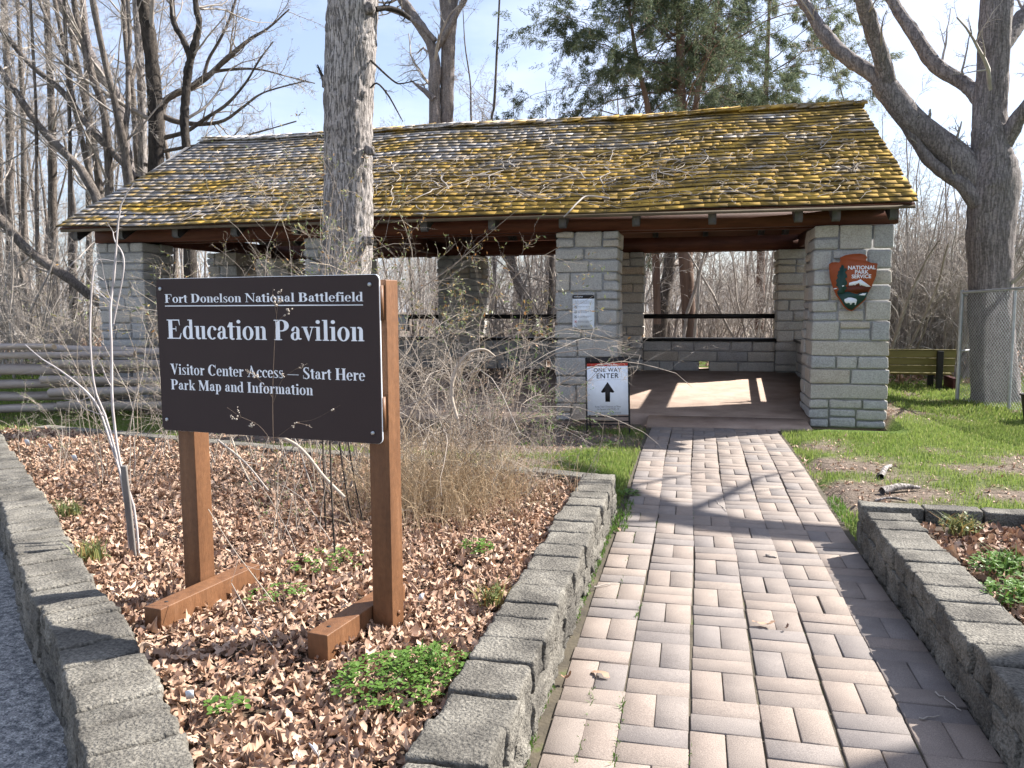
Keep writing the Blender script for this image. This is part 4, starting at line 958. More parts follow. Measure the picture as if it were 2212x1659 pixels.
# ================================================================ BENCH behind the pavilion, right
be = empty('bench', (3.97, 16.2, float(gz(3.97, 16.2))), 'yellowish wooden slat bench on dark legs beyond the right pillar', 'bench')
def bl(x0, x1, y0, y1, z0, z1, nm, m):
    mb = MB(); bev_box(mb, x0, x1, y0, y1, z0, z1, r=.006, n=5, amp=.003); return mb.build(nm, M[m], be, True)
for k in range(3): bl(-1.25, .68, -.02 + .035 * k, .015 + .035 * k, .53 - .125 * k, .645 - .125 * k, 'back_slat', 'bench_wood')
bl(-1.25, .68, -.03, .04, .648, .665, 'top_rail', 'bench_wood')
for k in range(2): bl(-1.25, .68, .16 + .17 * k, .31 + .17 * k, .23, .262, 'seat_slat', 'bench_wood')
for x in (-1.05, .38):
    bl(x, x + .09, -.10, -.03, -.1, .64, 'back_leg', 'black'); bl(x, x + .09, .40, .47, -.1, .23, 'front_leg', 'black')
bl(.62, .70, -.1, .4, -.05, .20, 'end_block', 'iron_red')
be.scale = (1.117, 1.117, 1.117)
# ================================================================ CHAIN-LINK FENCE
fp0, fp1 = np.array([4.245, 14.38]), np.array([4.62, 13.26]); dd = (fp1 - fp0); dl = np.linalg.norm(dd); dd = dd / dl
fe = empty('chain_link_fence', (fp0[0], fp0[1], .0), 'silver chain-link fence with round posts in front of the forked tree', 'fence'); fo = np.array([fp0[0], fp0[1], .0])
def fpt(s, z): p = fp0 + dd * s; return np.array([p[0], p[1], z]) - fo
zb, zt = .0, 1.76
for s_ in (0, dl, dl * 2.0, dl * 3.0):
    mb = MB(); tubes(mb, [[fpt(s_, -.05), fpt(s_, zt + (.03 if s_ == 0 else 0))]], [[.030 if s_ == 0 else .024] * 2], 10, cap=True); mb.build('post', M['galv'], fe, True)
mb = MB(); tubes(mb, [[fpt(0, zt - .01), fpt(dl * 3, zt + .10)]], [[.021] * 2], 10); mb.build('top_rail', M['galv'], fe, True)
back = np.array([.55, .83]); mb = MB(); p0 = fpt(0, zt - .06); q0 = p0 + np.r_[back * 3, 0]; tubes(mb, [[p0, q0], [fpt(0, .8), fpt(0, .8) + np.r_[back * 3, 0]]], [[.016] * 2] * 2, 8); mb.build('side_rail', M['galv'], fe, True)
mb = MB(); Lf = dl * 3; H_ = zt - zb; stp = .062; pts = []
for s0 in np.arange(-H_, Lf, stp):
    for sg in (1, -1):
        a, b2 = (s0, zb), (s0 + H_, zt)
        if sg < 0: a, b2 = (s0 + H_, zb), (s0, zt)
        (xa, za), (xb, zb2) = a, b2
        def clip(xa, za, xb, zb2):
            if xa > xb: xa, za, xb, zb2 = xb, zb2, xa, za
            if xb < 0 or xa > Lf: return None
            if xa < 0: za += (zb2 - za) * (0 - xa) / (xb - xa); xa = 0
            if xb > Lf: zb2 = za + (zb2 - za) * (Lf - xa) / (xb - xa); xb = Lf
            return xa, za, xb, zb2
        c_ = clip(xa, za, xb, zb2)
        if c_ is None or c_[2] - c_[0] < .02: continue
        nn = 14; t = np.linspace(0, 1, nn); sx_ = c_[0] + (c_[2] - c_[0]) * t; zz = c_[1] + (c_[3] - c_[1]) * t
        pp = np.array([fpt(a_, b_) for a_, b_ in zip(sx_, zz)]); pts.append(pp)
pts = np.array(pts); tubes(mb, pts, np.full(pts.shape[:2], .0034), 4); mb.build('wire_mesh', M['galv'], fe)
# dark container at the right edge
pb = empty('dark_bin', (4.52, 12.0, .0), 'dark flat-topped bin at the right edge of the lawn', 'bin')
mb = MB(); n_ = 24; a = np.arange(n_) * 2 * math.pi / n_; pr = [(.13, 0), (.15, .05), (.17, .2), (.19, .34), (.20, .36), (.18, .365), (.001, .375)]
V = np.array([[(r_ * math.cos(t), r_ * math.sin(t), z_) for t in a] for r_, z_ in pr]); idx = np.arange(len(pr) * n_).reshape(len(pr), n_); nx = np.roll(idx, -1, 1)
mb.add(V.reshape(-1, 3), np.stack([idx[:-1], nx[:-1], nx[1:], idx[1:]], -1).reshape(-1, 4)); mb.build('body', M['ink'], pb, True)
mb = MB(); tubes(mb, [[(.2 * math.cos(t), .2 * math.sin(t), .36) for t in np.linspace(0, 2 * math.pi, 25)]], [[.012] * 25], 6); mb.build('rim', M['ink'], pb, True)
# ================================================================ SPLIT-RAIL FENCE
rf = empty('split_rail_fence', (-9.0, 9.6, 0), 'weathered grey zigzag split-rail fence on the left', 'fence'); ro = np.array([-9.0, 9.6, 0])
rr3 = np.random.default_rng(4)
def rail(p0, p1, w_=.11, h_=.10, ct=.5, nm='rail'):
    p0 = np.array(p0, float) - ro; p1 = np.array(p1, float) - ro; n = 16; t = np.linspace(0, 1, n)[:, None]
    P_ = p0 * (1 - t) + p1 * t; d = (p1 - p0) / np.linalg.norm(p1 - p0); u = np.cross(d, [0, 0, 1.]); v = np.cross(u, d)
    P_ = P_ + np.cumsum(rr3.normal(0, .006, (n, 1)), 0) * v + np.cumsum(rr3.normal(0, .006, (n, 1)), 0) * u
    k = 6; a0 = rr3.uniform(0, 1); an = np.arange(k) * 2 * math.pi / k + a0 + rr3.uniform(-.25, .25, k); ra = rr3.uniform(.75, 1.15, k)
    V = []
    for i in range(n):
        s_ = 1 + .08 * math.sin(i * .8 + a0 * 9)
        for j in range(k): V.append(P_[i] + (u * math.cos(an[j]) * w_ / 2 * 1.15 + v * math.sin(an[j]) * h_ / 2 * 1.15) * ra[j] * s_ * (1 + rr3.normal(0, .03)))
    idx = np.arange(n * k).reshape(n, k); nx = np.roll(idx, -1, 1); mb = MB()
    mb.add(V, np.stack([idx[:-1], nx[:-1], nx[1:], idx[1:]], -1).reshape(-1, 4), tint=float(rr3.uniform(.2, .7)))
    for e_, i in ((0, 0), (1, n - 1)):
        mb.add(np.vstack([np.array(V[i * k:(i + 1) * k]), P_[i]]), T=[[k, j, (j + 1) % k] if e_ else [k, (j + 1) % k, j] for j in range(k)], tint=1.0)
    return mb.build(nm, M['rail'], rf)
A0, A1 = np.array([-12.6, 8.7]), np.array([-7.9, 10.3]); B0_, B1_ = np.array([-8.82, 9.66]), np.array([-5.7, 10.6]); D0, D1 = np.array([-12.2, 8.0]), np.array([-13.2, 12.5])
for k in range(5):
    z = .12 + .185 * k + (0.03 if k > 2 else 0)
    rail((*A0, z), (*A1, z + rr3.uniform(-.02, .03)), .15, .105 if k != 3 else .14)
    if k < 4: rail((*(B0_ + rr3.normal(0, .07, 2)), z + .085), (*B1_, z + .07), .15, .12)
    rail((*D0, z + .09), (*D1, z + .1), .12, .1)
rail((-10.2, 11.3, .93), (-7.2, 10.2, .98)); rail((-13, 9.8, 1.0), (-8.7, 9.7, 1.03), .1, .09)
# ================================================================ TREES
def px(points, y0, y1=None):
    n = len(points); P_ = []; r_ = []
    for i, (u, v, w_) in enumerate(points):
        y = y0 if y1 is None else y0 + (y1 - y0) * i / (n - 1)
        p = ony(u, v, y); P_.append(p); r_.append(w_ / 2 * depth(p) / F_PX)
    return np.array(P_), np.array(r_)
def crown_from(rng, limbs, spec, up=.02):
    """limbs: list of (pts, rad) ; spec: list of level dicts"""
    out = []; first = True; cur = []
    for (Pl, rl_) in limbs:
        m = 12; X = catmull(np.c_[Pl, rl_], m); cur.append((X[None, :, :3], X[None, :, 3], np.array([np.linalg.norm(np.diff(X[:, :3], axis=0), axis=1).sum()])))
    P_ = np.concatenate([c[0] for c in cur]); Rd = np.concatenate([c[1] for c in cur]); ln = np.concatenate([c[2] for c in cur])
    for L in spec:
        st, di, l, r = spawn(rng, P_, Rd, ln, L['per'], L.get('t0', .15), L.get('t1', 1.0), L.get('a0', 30), L.get('a1', 65), L['lr'], L['rr'], L.get('shrink', .5), L.get('rmin', .003))
        if 'lmax' in L: l = np.minimum(l, L['lmax'] * rng.uniform(.5, 1, len(l)))
        P_, Rd = grow(rng, st, di, l, r, L['n'], L.get('wig', .12), L.get('up', up), .25, L.get('droop', 0)); ln = l
        out.append((P_, Rd, L.get('k', 4)))
    return out
def add_levels(mb, lv, tint=.5):
    for P_, Rd, k in lv: tubes(mb, P_, Rd, k, tint=tint)
# ---- woodland tree variants (shared meshes)
def wood_variant(seed, H, r, fork=.0, lean=.0, vine=False):
    rg = np.random.default_rng(seed); r = r * .75
    P_, Rd = grow(rg, np.zeros((1, 3)), np.array([[lean, 0, 1.0]]) / math.hypot(lean, 1), np.array([H]), np.array([r]), 16, .045, .02, .12)
    limbs = [(P_[0], Rd[0])]; tr = MB(); bark_tube(tr, P_[0], Rd[0], 12, .22, r * .12, 9, 4, seed, flare=r * .4)
    if fork:
        i = int(16 * fork); d = P_[0, i + 1] - P_[0, i]; d /= np.linalg.norm(d); d = d + np.array([rg.choice([-1, 1]) * .55, rg.uniform(-.4, .4), 0]); d /= np.linalg.norm(d)
        P2, R2 = grow(rg, P_[:, i], d[None], np.array([H * (1 - fork)]), Rd[:, i] * .75, 12, .06, .05, .12); limbs.append((P2[0], R2[0])); bark_tube(tr, P2[0], R2[0], 10, .25, r * .1, 9, 4, seed + 1)
    lv = crown_from(rg, limbs, [dict(per=17 if not fork else 11, t0=.2, t1=.98, a0=30, a1=65, lr=.36, rr=.3, n=11, wig=.15, up=.04, k=5, shrink=.72),
                                dict(per=7, a0=25, a1=65, lr=.5, rr=.45, n=8, wig=.18, up=.02, k=4),
                                dict(per=6, a0=25, a1=65, lr=.5, rr=.55, n=6, wig=.2, k=3, rmin=.0055),
                                dict(per=5, a0=20, a1=65, lr=.6, rr=.6, n=4, wig=.22, k=3, rmin=.004)])
    cr_ = MB(); add_levels(cr_, lv); return tr, cr_
def shrub_variant(seed, H, n=9, spread=.5):
    rg = np.random.default_rng(seed); B = n; an = rg.uniform(0, 6.28, B); st = np.c_[rg.normal(0, .12 * H, (B, 2)), np.zeros(B)]
    di = np.c_[np.cos(an) * spread, np.sin(an) * spread, np.ones(B)]; di /= np.linalg.norm(di, axis=1, keepdims=True)
    P_, Rd = grow(rg, st, di, rg.uniform(.6, 1.1, B) * H, rg.uniform(.008, .02, B) * H / 2, 9, .11, .02, .3)
    lv = crown_from(rg, [(P_[i], Rd[i]) for i in range(B)], [dict(per=8, a0=25, a1=70, lr=.45, rr=.5, n=6, wig=.2, k=3), dict(per=6, a0=25, a1=70, lr=.5, rr=.6, n=5, wig=.22, k=3, rmin=.004), dict(per=3, a0=25, a1=70, lr=.6, rr=.7, n=4, wig=.22, k=3, rmin=.003)])
    m = MB(); tubes(m, P_, Rd, 5); add_levels(m, lv); return m
variants = []
for i, (H, r, fk, ln_) in enumerate([(15, .17, 0, .05), (17, .21, .45, .0), (13, .12, 0, -.12), (16, .19, .35, .08), (12, .10, 0, .15), (18, .24, .55, -.05), (14, .14, .6, .0)]):
    tr, cr_ = wood_variant(100 + i, H, r, fk, ln_)
    root = empty('bare_tree', (0, 0, 0)); tr.build('trunk', M['bark_wood'], root, True); cr_.build('crown', M['twig'], root); variants.append((root, H))
wr = np.random.default_rng(42); placed = []; used = set()
def sun_ok(x, y, H):                       # keep the light as open as in the photo: no far trunk's crown over the scene
    d = (x + 2) * math.sin(SUN_AZ) + (y - 9) * math.cos(SUN_AZ); l = abs(-(x + 2) * math.cos(SUN_AZ) + (y - 9) * math.sin(SUN_AZ))
    return not (d > 0 and l < 9 and H * 1.05 > d * math.tan(SUN_EL) + 1.5)
def region(x, y):
    u = 1106 + F_PX * math.tan(math.atan2(x, y) + YAW)
    return u
def put_tree(x, y, H=None, vi=None, label=None, group=None):
    vi = int(wr.integers(len(variants))) if vi is None else vi
    root, H0 = variants[vi]; s = (H / H0) if H else wr.uniform(.75, 1.1)
    if not sun_ok(x, y, H0 * s): return None
    if min([math.hypot(x - a, y - b2) for a, b2 in placed] + [99]) < .9: return None
    placed.append((x, y))
    if vi not in used: o = root; used.add(vi)
    else: o = copy_tree(root)
    o.location = (x, y, float(gz(x, y)) - .05); o.rotation_euler = (0, 0, wr.uniform(0, 6.28)); o.scale = (s, s, s * wr.uniform(.92, 1.08))
    u = region(x, y)
    if label is None:
        if u < 470: label, group = 'bare grey-brown tree in the dense wood left of the pavilion', 'bare woodland trees left of the pavilion'
        elif u < 1130: label, group = 'bare slender tree in the wood behind the left half of the roof', 'bare trees behind the left half of the pavilion'
        elif u < 1800: label, group = 'bare slender tree in the wood behind the right half of the pavilion', 'bare trees behind the right half of the pavilion'
        else: label, group = 'bare thin tree in the wood beyond the bench and forked tree', 'bare trees right of the pavilion'
    tag(o, label, 'tree', group); return o
def at_u(u, y): return y * math.tan(math.atan((u - 1106) / F_PX) - YAW)
for k in range(27):                          # left wood
    y = wr.uniform(15, 48); put_tree(at_u(wr.uniform(-160, 440), y), y, H=wr.uniform(10, 19))
for k in range(26):                          # behind left half: smaller and farther, sky stays open
    y = wr.uniform(24, 60); put_tree(at_u(wr.uniform(430, 1120), y), y, H=wr.uniform(5.5, 8) + .20 * (y - 20))
for k in range(26):
    y = wr.uniform(22, 55); put_tree(at_u(wr.uniform(1060, 1900), y), y, H=wr.uniform(5.5, 9) + .16 * (y - 20))
for k in range(16):
    y = wr.uniform(24, 55); put_tree(at_u(wr.uniform(1880, 2350), y), y, H=wr.uniform(4, 7) + .12 * (y - 20))
# undergrowth shrubs
sv = []
for i, (H, n_, sp) in enumerate([(2.6, 10, .5), (3.4, 9, .35), (2.0, 12, .7), (3.0, 12, .55), (4.2, 8, .3)]):
    sv.append((shrub_variant(200 + i, H, n_, sp), H))
sroot = [None] * len(sv)
def put_shrub(x, y, s, label, group, vi=None, m='twig'):
    vi = int(wr.integers(len(sv))) if vi is None else vi
    if sroot[vi] is None: sroot[vi] = o = sv[vi][0].build('bare_shrub', M[m])
    else: o = sroot[vi].copy(); C.objects.link(o)
    o.location = (x, y, float(gz(x, y)) - .05); o.rotation_euler = (0, 0, wr.uniform(0, 6.28)); o.scale = (s, s, s * wr.uniform(.85, 1.15))
    tag(o, label, 'shrub', group); return o
for k in range(38):
    y = wr.uniform(19, 34); u = wr.uniform(880, 1800); put_shrub(at_u(u, y), y, wr.uniform(.8, 1.35), 'tangled bare shrub seen through the openings behind the pavilion', 'bare shrubs behind the pavilion')
for k in range(26):
    y = wr.uniform(13.5, 30); u = wr.uniform(-60, 560 if y > 19 else 170); put_shrub(at_u(u, y), y, wr.uniform(.55, 1.1), 'tangled bare shrub in the wood beyond the rail fence', 'bare shrubs beyond the rail fence')
for k in range(26):
    y = wr.uniform(18.8, 28); u = wr.uniform(1900, 2300); put_shrub(at_u(u, y), y, wr.uniform(.8, 1.3), 'tangled grey-brown shrub beyond the bench', 'shrubs beyond the bench')
for k in range(14):
    y = wr.uniform(18.6, 21); u = wr.uniform(1890, 2080); put_shrub(at_u(u, y), y, wr.uniform(1.0, 1.25), 'tangled grey-brown shrub beyond the bench', 'shrubs beyond the bench', vi=[0, 3, 4][k % 3])
# far wood: reads as one mass
rg = np.random.default_rng(77); n_ = 360; yy = rg.uniform(48, 95, n_); uu = rg.uniform(-250, 2450, n_); xx = yy * np.tan(np.arctan((uu - 1106) / F_PX) - YAW)
Hs = rg.uniform(6, 10, n_) + np.where(uu < 420, 7, 0); zz = gz(xx, yy)
P_, Rd = grow(rg, np.c_[xx, yy, zz - .3], np.c_[rg.normal(0, .06, (n_, 2)), np.ones(n_)], Hs, rg.uniform(.07, .17, n_), 8, .05, 0, .15)
mb = MB(); tubes(mb, P_, Rd, 5)
st, di, l, r = spawn(rg, P_, Rd, Hs, 16, .1, 1, 25, 65, .35, .4, .5, .01); P2, R2 = grow(rg, st, di, l, r, 6, .15, .03, .3); tubes(mb, P2, R2, 3)
st, di, l, r = spawn(rg, P2, R2, l, 7, .15, 1, 25, 65, .5, .55, .4, .008); P3, R3 = grow(rg, st, di, l, r, 4, .2, .02, .3); tubes(mb, P3, R3, 3)
o = mb.build('far_woods', M['twig']); tag(o, 'far bare wood reading as one grey-brown mass behind everything', 'woods', kind='stuff')
# leaf-strewn slope far behind
# ---- individually shaped trees, measured from the photograph
def hand_tree(name, label, stems, bark, spec, seed=1, k=28, amp=.02, step=.07, fr=12, twig='twig', group=None, flare=0, base=None):
    loc = stems[0][0][0].copy(); root = empty(name, tuple(loc), label, 'tree', group)
    tr = MB()
    for i, (P_, r_) in enumerate(stems): bark_tube(tr, P_ - loc, r_, k if i == 0 else max(12, k - 8), step, amp if i == 0 else amp * .7, fr, 5, seed + i, flare=flare if i == 0 else 0)
    tr.build('trunk', M[bark], root, True)
    if spec:
        rg = np.random.default_rng(seed); lv = crown_from(rg, [(P_ - loc, r_) for P_, r_ in stems], spec); cr_ = MB(); add_levels(cr_, lv); cr_.build('crown', M[twig], root)
    return root
SP = lambda per, lmax=3.5, t0=.25: [dict(per=per, t0=t0, t1=1, a0=30, a1=70, lr=.4, rr=.35, n=9, wig=.13, up=.03, k=5, lmax=lmax), dict(per=7, lr=.5, rr=.5, n=8, wig=.18, k=4), dict(per=6, lr=.52, rr=.55, n=6, wig=.22, k=3, rmin=.004), dict(per=4, lr=.6, rr=.6, n=4, wig=.22, k=3, rmin=.0026)]
# large forked tree on the right
yt = 14.4
T0 = px([(2160, 905, 118), (2152, 860, 98), (2146, 760, 92), (2141, 640, 90), (2139, 540, 92), (2142, 440, 104), (2144, 370, 96), (2140, 300, 78), (2139, 230, 68), (2147, 110, 66), (2153, 0, 62), (2158, -180, 52), (2150, -420, 40), (2160, -700, 22)], yt)
TA = px([(2120, 430, 66), (2082, 362, 70), (2040, 318, 62), (2007, 290, 58), (1966, 254, 54), (1930, 210, 52), (1901, 172, 46)], yt)
TA1 = px([(1905, 176, 40), (1872, 152, 34), (1842, 133, 33), (1812, 108, 31), (1787, 82, 30), (1765, 50, 27), (1748, 22, 25), (1722, -20, 24), (1690, -120, 20), (1640, -260, 15)], yt, yt + .8)
TA2 = px([(1915, 195, 42), (1910, 150, 40), (1900, 112, 36), (1884, 62, 35), (1870, 20, 35), (1855, -30, 33), (1830, -150, 27), (1830, -330, 17)], yt, yt - .8)
TA0 = px([(2115, 440, 40), (2080, 400, 32), (2050, 382, 28), (2025, 363, 27), (1998, 335, 26), (1972, 296, 24), (1945, 255, 20)], yt - .15, yt)
TB = px([(2135, 240, 40), (2112, 208, 38), (2094, 190, 34), (2069, 172, 32), (2040, 155, 31), (2012, 130, 30), (1986, 92, 29), (1966, 60, 28), (1950, 38, 28), (1930, 5, 27), (1900, -60, 25), (1880, -220, 18)], yt, yt + 1.2)
TC = px([(2150, 340, 40), (2172, 305, 36), (2196, 262, 32), (2220, 228, 30), (2270, 150, 26), (2310, 0, 20), (2330, -200, 12)], yt, yt - .8)
TD = px([(2155, 110, 44), (2180, 76, 38), (2205, 42, 34), (2240, 0, 30), (2300, -120, 22), (2340, -300, 12)], yt, yt + .8)
bigt = hand_tree('forked_tree', 'massive bare tree with spreading grey limbs behind the chain-link fence', [T0, TA, TA1, TA2, TA0, TB, TC, TD], 'bark_grey',
          [dict(per=5, t0=.2, t1=1, a0=35, a1=75, lr=.26, rr=.22, n=9, wig=.14, up=.03, k=5, lmax=2.4), dict(per=5, lr=.5, rr=.5, n=7, wig=.17, k=4), dict(per=4, lr=.55, rr=.55, n=5, wig=.2, k=3, rmin=.004)], 5, 48, .020, .045, 16, flare=.05)
# centre tree in front of the roof
c_ = px([(757, 960, 128), (754, 880, 118), (752, 760, 112), (750, 640, 110), (749, 560, 108), (751, 470, 108), (753, 380, 104), (753, 300, 106), (755, 200, 106), (757, 100, 108), (762, 0, 108), (764, -120, 104), (768, -300, 96), (770, -600, 80), (770, -1000, 60)], 9.3)
ct = hand_tree('pale_barked_tree', 'single thick pale-barked tree trunk standing behind the brown sign', [c_], 'bark_pale', None, 21, 110, .019, .022, 22, flare=.03)
loc = np.array(ct.location); mb = MB()
for (u, v, s_) in ((706, 178, .055), (795, 18, .07), (728, 168, .05), (800, 325, .05), (722, 480, .06), (795, 520, .055)):      # burls and stubs
    p = ony(u, v, 9.18) - loc; rock(mb, p, [s_ * 1.1, s_ * .8, s_ * 1.1], r=s_ * .7, n=8, amp=.03, fr=14, tint=.85, seed=int(u))
mb.build('burls', M['bark_pale'], ct, True)
rg = np.random.default_rng(3); br = [px([(812, 20, 12), (835, 17, 12), (862, 24, 11), (885, 40, 10)], 9.25, 9.6), px([(705, 178, 9), (694, 160, 7), (686, 140, 3)], 9.2), px([(800, 130, 5), (850, 175, 4), (870, 180, 3), (905, 172, 2)], 9.2), px([(800, 190, 4), (815, 180, 4), (838, 205, 4), (858, 240, 3), (870, 262, 2)], 9.2), px([(702, 570, 5), (660, 555, 4), (632, 540, 3)], 9.1)]
mb = MB()
for P_, r_ in br:
    X = catmull(np.c_[P_ - loc, r_], 14); tubes(mb, X[None, :, :3], X[None, :, 3], 7)
add_levels(mb, crown_from(rg, [(P_ - loc, r_) for P_, r_ in br], [dict(per=6, lr=.5, rr=.4, n=7, wig=.18, k=3, rmin=.002), dict(per=4, lr=.5, rr=.5, n=5, wig=.2, k=3, rmin=.0015)])); mb.build('side_branches', M['bark_dark'], ct, True)
# twin-stemmed tree behind the roof
a1 = px([(968, 700, 44), (966, 420, 38), (965, 271, 32), (966, 200, 32), (967, 146, 33), (968, 80, 35), (970, 0, 42), (972, -100, 36), (968, -300, 24), (970, -560, 12)], 19)
a2 = px([(945, 520, 38), (940, 271, 28), (938, 183, 27), (940, 140, 26), (932, 100, 24), (919, 73, 22), (900, 45, 22), (882, 18, 22), (860, -20, 20), (820, -150, 16), (800, -400, 8)], 18.8)
a3 = px([(940, 110, 16), (965, 70, 16), (988, 25, 15), (1008, -10, 14), (1050, -120, 9)], 18.8)
a4 = px([(941, 88, 12), (915, 60, 11), (880, 36, 11), (850, 24, 10), (822, 16, 9)], 18.7)
a5 = px([(938, 215, 18), (922, 200, 14), (905, 188, 8), (888, 174, 4)], 18.7)
hand_tree('twin_stemmed_tree', 'bare tree with two crossing stems and a broken stub behind the roof', [a1, a2, a3, a4, a5], 'bark_grey', SP(4, 3.0), 31, 24, .015, .12, 10)
lw_ = 17.5
hand_tree('dark_straight_tree', 'tall straight dark trunk rising behind the left slope of the roof', [px([(340, 760, 44), (338, 500, 38), (337, 355, 33), (337, 273, 32), (334, 200, 32), (328, 137, 30), (320, 60, 30), (309, 0, 28), (300, -150, 24), (290, -420, 12)], 18)], 'bark_dark', SP(7, 3.2), 41, 22, .012, .12, 12)
hand_tree('pale_slim_tree', 'slim pale trunk beside the tall dark trunk behind the roof', [px([(312, 760, 24), (309, 500, 22), (308, 370, 21), (307, 260, 20), (304, 170, 18), (298, 60, 17), (290, -60, 14), (280, -350, 7)], 19.5)], 'bark_pale', SP(6, 2.6), 43, 16, .008, .15, 12)
hand_tree('dark_forked_tree', 'dark gnarled tree forking into two above the left end of the roof', [px([(410, 900, 34), (412, 640, 30), (405, 430, 24), (402, 321, 22), (398, 256, 20), (402, 200, 20), (405, 164, 20), (412, 126, 19), (421, 95, 17), (430, 50, 16), (422, 0, 15), (418, -120, 11), (430, -300, 6)], 17.6), px([(412, 130, 15), (397, 88, 14), (380, 60, 13), (375, 45, 13), (371, 0, 12), (362, -120, 9), (350, -300, 5)], 17.6)], 'bark_dark', SP(5, 2.6), 47, 20, .022, .07, 16)
hand_tree('leaning_tree', 'thick bare tree leaning left behind the left end of the roof', [px([(292, 760, 34), (285, 500, 30), (280, 390, 27), (267, 308, 26), (253, 212, 25), (232, 180, 25), (212, 154, 25), (185, 103, 25), (166, 66, 24), (147, 34, 23), (126, -5, 22), (90, -120, 16), (60, -330, 8)], 18.4), px([(195, 125, 15), (185, 60, 14), (178, 0, 13), (170, -120, 8)], 18.4)], 'bark_grey', SP(7, 3.5), 51, 22, .014, .12, 10)
hand_tree('leaning_tree', 'bare tree with a long low limb sweeping up to the left edge', [px([(235, 800, 24), (238, 600, 22), (236, 410, 19), (232, 308, 18), (222, 230, 17), (202, 171, 16), (180, 90, 14), (160, 0, 12), (150, -150, 7)], 17), px([(296, 386, 15), (258, 345, 15), (222, 308, 15), (180, 258, 14), (147, 212, 14), (113, 178, 13), (82, 154, 12), (55, 128, 11), (34, 103, 11), (0, 62, 10), (-60, 0, 7)], 17)], 'bark_wood', SP(8, 3.2), 53, 18, .012, .12, 10)
hand_tree('leaning_tree', 'bare tree leaning steeply up to the left behind the split-rail fence', [px([(222, 470, 20), (209, 427, 19), (190, 392, 19), (171, 362, 18), (130, 320, 17), (85, 273, 16), (55, 230, 15), (34, 198, 14), (0, 150, 12), (-60, 60, 9)], 15.5, 16.5)], 'bark_wood', SP(9, 2.6), 57, 16, .01, .1, 10)
hand_tree('leaning_tree', 'mossy trunk slanting down across the gap left of the first pillar', [px([(232, 668, 22), (202, 645, 20), (160, 610, 20), (110, 575, 22), (60, 540, 22), (20, 495, 22), (-20, 455, 21), (-120, 360, 16)], 14.5)], 'bark_wood', SP(5, 1.6), 59, 16, .012, .08, 10)
for i, (u, w_, y) in enumerate(((50, 14, 22), (112, 22, 20), (150, 12, 17), (190, 14, 21), (20, 20, 26), (78, 10, 16))):
    hand_tree('slim_straight_tree', ['slim grey trunk near the left edge above the rail fence', 'thicker straight trunk above the rail fence, left of the first pillar', 'thin dark trunk above the rail fence beside the slanting mossy trunk', 'thin trunk just left of the first stone pillar', 'broad grey trunk at the far left edge of the wood', 'very thin pale trunk above the rail fence'][i],
              [px([(u + 8, 790, w_), (u + 2, 500, w_ * .9), (u, 250, w_ * .75), (u - 12, 0, w_ * .6), (u - 20, -300, w_ * .25)], y)], 'bark_wood', SP(8, 3), 61 + i, 14, .008, .2, 9)
# trunks framed by the back openings
for i, (pp, y, lb) in enumerate((([(1160, 760, 20), (1140, 660, 22), (1115, 600, 20), (1100, 540, 18), (1080, 440, 14), (1060, 300, 8)], 21, 'leaning dark trunk seen through the middle opening'),
                                ([(1150, 780, 14), (1138, 700, 14), (1118, 620, 13), (1095, 560, 11), (1060, 480, 7)], 23, 'thin second trunk leaning beside the dark one in the middle opening'),
                                ([(1185, 760, 14), (1190, 640, 12), (1192, 540, 11), (1198, 400, 7)], 20, 'thin upright trunk close to the middle pillar in the opening'),
                                ([(1422, 760, 34), (1428, 680, 34), (1440, 610, 28), (1448, 540, 22), (1452, 380, 12)], 22, 'broad grey trunk in the right opening beside the red cedar trunk'))):
    hand_tree('background_tree', lb, [px(pp, y)], 'bark_wood', SP(6, 2.2), 71 + i, 14, .01, .15, 10)
for i, (pp, y, lb) in enumerate((([(1020, 700, 5), (1028, 400, 5), (1018, 260, 5), (1016, 180, 4), (1005, 100, 3), (1000, 20, 2)], 30, 'fine bare sapling right of the twin-stemmed tree'), ([(1072, 700, 6), (1062, 300, 6), (1068, 220, 6), (1076, 60, 5), (1082, -60, 5)], 24, 'thin hanging vine stem against the sky left of the cedar'))):
    hand_tree('sapling', lb, [px(pp, y)], 'bark_wood', SP(9, 2.2, .1), 81 + i, 10, .004, .2, 10)
